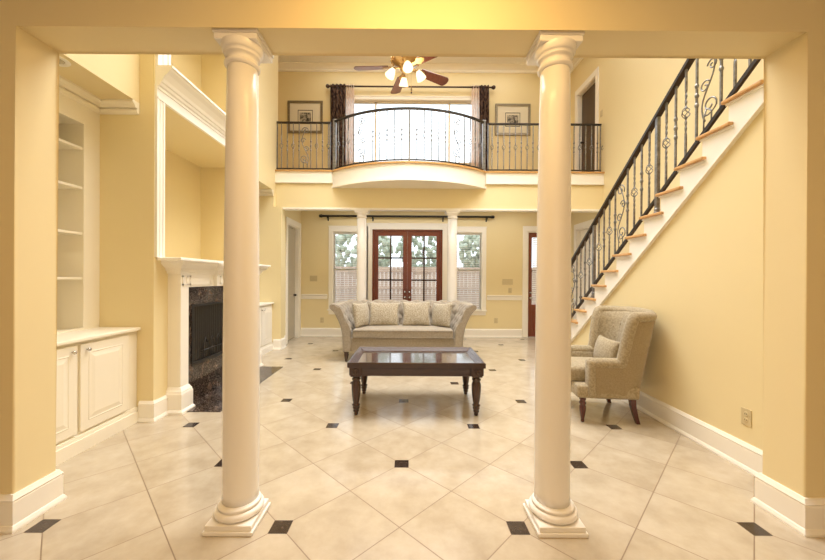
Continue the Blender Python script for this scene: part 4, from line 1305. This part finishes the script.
def sh_h(x, y):
    s_2 = sstep(.055, .12, y)
    return .615 + .44 * s_2 + .04 * (1 - (x / .3) ** 2 if abs(x) < .3 else 0) * sstep(.2, .3, y)
NT = 220
def shell(part):
    m_ = MB(); vs = []; fs = []; roll = []
    for i in range(NT + 1):
        (px, py), (nx_, ny_), _ = u_path(i / NT)
        h = sh_h(px, py); s_2 = sstep(.0, .2, py)
        lean = .035 * (1 - s_2) + .145 * s_2
        back = sstep(.05, .3, py)
        def pt(off, z):
            q = max(0, (z - .45) / .6) ** 1.3
            o_ = off + lean * (z - .25) / .8
            return (px + nx_ * o_ * .8, py + ny_ * o_ + (.0), z)
        T = .052; roll.append(pt(.004, h - .05))
        sec_ = []
        if part == 'outer':
            for k in range(8): z = .24 + (h - .07 - .24) * k / 7; sec_.append(pt(T, z))
            for k in range(8): z = h - .07 - (h - .07 - .24) * k / 7; sec_.append(pt(-T + .03, z))
        else:   # padded inner face with rolled top edge
            R_ = .052
            for k in range(9):
                z = .36 + (h - .06 - .36) * k / 8
                pad = .018 * math.sin(PI * k / 8)
                sec_.append(pt(-T - .012 - pad, z))
            sec_.append(pt(.0, h - .02))
            sec_.append(pt(0, h - .10)); sec_.append(pt(-T + .03, .36))
        vs += sec_; ns_ = len(sec_)
    for i in range(NT):
        for j in range(ns_):
            j2 = (j + 1) % ns_; fs.append((i * ns_ + j, i * ns_ + j2, (i + 1) * ns_ + j2, (i + 1) * ns_ + j))
    m_.add(vs, fs, True)
    if part == 'inner':
        m_.tube(roll, .052, 12)
        for e in (0, -1): m_.sphere(roll[e], .052, 12, 8)
    for e in (0, NT): m_.add([vs[e * ns_ + j] for j in range(ns_)], [tuple(range(ns_))])
    return m_
shell('outer').build('outer_back', 'chair_side_weave', ch)
shell('inner').build('backrest', 'chair_chenille', ch)
for s_2 in (-1, 1):   # rounded arm fronts
    m_ = MB(); m_.bev(s_2 * .305 - .055, s_2 * .305 + .055, -.245, -.18, .24, .60, .024, 3, True); m_.build('arm_front', 'chair_chenille', ch)
    lp = [(.012, 0), (.016, .01), (.014, .03), (.018, .05), (.028, .11), (.031, .15), (.022, .165), (.030, .175), (.030, .19), (.022, .20), (.030, .215), (.030, .24)]
    MB().lathe(lp, (0, 0, 0), 16).build('leg', 'chair_leg_wood', ch, (s_2 * .29, -.275, 0))
    m_ = MB(); q = .021
    pts = [(0, .055, 0), (0, .03, .08), (0, .01, .16), (0, 0, .25)]
    vs = []; fs = []
    for i, p_ in enumerate(pts):
        w_ = .016 + .009 * i / 3
        for (a, b) in ((-1, -1), (1, -1), (1, 1), (-1, 1)): vs.append((a * w_, p_[1] + b * w_, p_[2]))
    for i in range(3):
        for k in range(4): fs.append((i * 4 + k, i * 4 + (k + 1) % 4, (i + 1) * 4 + (k + 1) % 4, (i + 1) * 4 + k))
    fs += [(0, 1, 2, 3), (12, 13, 14, 15)]
    m_.add(vs, fs); m_.build('leg', 'chair_leg_wood', ch, (s_2 * .28, .17, 0))
for (bx, bz) in ((-.13, .86), (.0, .90), (.13, .86), (-.07, .76), (.07, .76)):
    MB().sphere((0, 0, 0), .012, 10, 6, (1, .5, 1)).build('button', 'chair_side_weave', ch, (bx, .165 + (bz - .7) * .15, bz))
Mch = Matrix.Translation((1.965, 3.545, 0)) @ Matrix.Rotation(-PI / 2 - .10, 4, 'Z')
pl = Mch @ Vector((.02, .06, .625))
pillow(.46, .27, .14, 'beige lumbar pillow leaning on the back of the armchair', pl, (-.22, 0, -PI / 2 - .10), 'chair_chenille', 'lumbar_pillow')

# ------------------------------------------------------------------ outside
struct(MB().box(-14, 16, YB + .15, 30, -.2, -.06).build('ground', 'patio_concrete'))
fn = thing('wooden_fence', 'weathered wooden privacy fence seen through the blinds', 'fence', (0, 12.2, -.06))
m_ = MB()
for k in range(-60, 62): m_.box(k * .14 + .004, k * .14 + .136, -.01, .01, 0, 1.78)
m_.build('boards', 'fence_wood', fn)
m_ = MB()
for z in (.3, 1.0, 1.6): m_.box(-8.4, 8.6, -.05, -.01, z, z + .09)
m_.build('rails', 'fence_wood', fn)
for (x_, y_, r, z, lab) in ((-1.9, 14.5, 1.3, 2.5, 'leafy green tree behind the fence, left of the french doors'), (.7, 16.0, 1.25, 2.7, 'leafy green tree behind the fence, seen through the right french door'), (3.1, 15.0, .95, 2.5, 'leafy green tree behind the fence, seen through the right window')):
    t_ = thing('garden_tree', lab, 'tree', (x_, y_, -.06))
    MB().tube([(0, 0, 0), (.05, 0, 1), (0, .05, z)], [.12, .1, .06], 10).build('trunk', 'bark', t_)
    m_ = MB()
    for k in range(260):
        a, b = random.uniform(0, 2 * PI), random.uniform(-1, 1); rr = r * random.uniform(.55, 1) ** .5
        cc = Vector((rr * math.sqrt(1 - b * b) * math.cos(a), rr * math.sqrt(1 - b * b) * math.sin(a), z + rr * b * .9))
        o0 = len(m_.v); m_.sphere((0, 0, 0), random.uniform(.09, .2), 5, 3, (1, 1, .45)); m_.xf(Matrix.Translation(cc) @ Matrix.Rotation(random.uniform(0, 3), 4, 'X') @ Matrix.Rotation(random.uniform(0, 3), 4, 'Y'), o0)
    m_.build('foliage', 'foliage', t_)

# ------------------------------------------------------------------ light
wd = bpy.data.worlds.new('World'); sc.world = wd; wd.use_nodes = True
bg = wd.node_tree.nodes['Background']; bg.inputs[0].default_value = (.86, .93, 1.0, 1); bg.inputs[1].default_value = 2.5
def area(name, loc, rot, sx_, sy_, power, col, portal=False, spread=None):
    l = bpy.data.lights.new(name, 'AREA'); l.shape = 'RECTANGLE'; l.size = sx_; l.size_y = sy_; l.energy = power; l.color = col
    if portal: l.cycles.is_portal = True
    if spread: l.spread = spread
    o = bpy.data.objects.new(name, l); COL.objects.link(o); o.location = loc; o.rotation_euler = rot
    return o
area('portal_upper', ((UW[0] + UW[1]) / 2, YB + .2, (UW[2] + UW[3]) / 2), (-PI / 2, 0, 0), 2.7, 1.4, 1, (1, 1, 1), True)
area('portal_doors', (0, YB + .2, 1.25), (-PI / 2, 0, 0), 3.5, 2.4, 1, (1, 1, 1), True)
WARM = (1, .84, .62)
area('living_ceiling_fill', (.2, 4.3, CZ - .05), (0, 0, 0), 3.6, 3.2, 262, (.98, .98, .98), spread=math.radians(115))  # added fill for even room light, no fixture modelled
area('stairwell_fill', (3.0, 4.3, CZ - .05), (0, 0, 0), .9, 2.5, 42, (.96, .98, 1))  # unseen fill added to brighten the stair wall
area('hall_fill', (.5, 7.25, 2.88), (0, 0, 0), 4.5, .5, 22, (1, .98, .94))  # fill lamp added under the balcony, stands for no fitting
area('upper_hall_fill', (.3, 7.2, CZ - .05), (0, 0, 0), 4.5, .7, 30, (1, .98, .94))  # extra fill above the upper hall, not a modelled lamp
area('foyer_light', (0, -.4, 3.02), (0, 0, 0), 3.4, 2.2, 46, (1, .66, .31))
area('foyer_beam_spot', (.1, 1.25, 3.02), (math.radians(18), 0, 0), 1.0, .25, 17, (1, .62, .22))
area('foyer_rear_fill', (0, -3.1, 1.6), (PI / 2, 0, 0), 3.5, 2.0, 22, (1, .97, .93))  # fill added behind the camera; the rear wall has no window
pt = bpy.data.lights.new('fan_bulbs', 'POINT'); pt.energy = 12; pt.color = (1, .82, .55); pt.shadow_soft_size = .15
po = bpy.data.objects.new('fan_bulbs', pt); COL.objects.link(po); po.location = (FX, FY, FZ - .25)

# ------------------------------------------------------------------ camera
f_px, cxp, cyp, yaw, pitch, roll = 347.35, 408.86, 278.8, .0024, .0044, .006
def R3(m): return Matrix(m)
c, s = math.cos(yaw), math.sin(yaw); A = R3(((c, 0, -s), (0, 1, 0), (s, 0, c)))
c, s = math.cos(pitch), math.sin(pitch); B = R3(((1, 0, 0), (0, c, -s), (0, s, c)))
c, s = math.cos(roll), math.sin(roll); Cm = R3(((c, -s, 0), (s, c, 0), (0, 0, 1)))
Rr = Cm @ B @ A
def w3(r): return Vector((r[0], r[2], -r[1]))
right, up, back = w3(Rr[0]), -w3(Rr[1]), -w3(Rr[2])
cam = bpy.data.cameras.new('Camera'); cam.sensor_width = 36; cam.lens = f_px / 825 * 36
cam.shift_x = (412.5 - cxp) / 825; cam.shift_y = (cyp - 280) / 825; cam.clip_start = .02; cam.clip_end = 200
co = bpy.data.objects.new('Camera', cam); COL.objects.link(co)
M = Matrix((right, up, back)).transposed().to_4x4(); M.translation = Vector((0, 0, 1.36)); co.matrix_world = M
sc.camera = co

sc.view_settings.view_transform = 'Standard'; sc.view_settings.look = 'None'
sc.view_settings.exposure = 0.0; sc.view_settings.gamma = 1.0
sc.view_settings.use_curve_mapping = False
sc.cycles.use_denoising = True
sc.cycles.max_bounces = 8; sc.cycles.diffuse_bounces = 5; sc.cycles.glossy_bounces = 4
sc.cycles.transparent_max_bounces = 12; sc.cycles.sample_clamp_indirect = 6
sc.cycles.caustics_reflective = False; sc.cycles.caustics_refractive = False
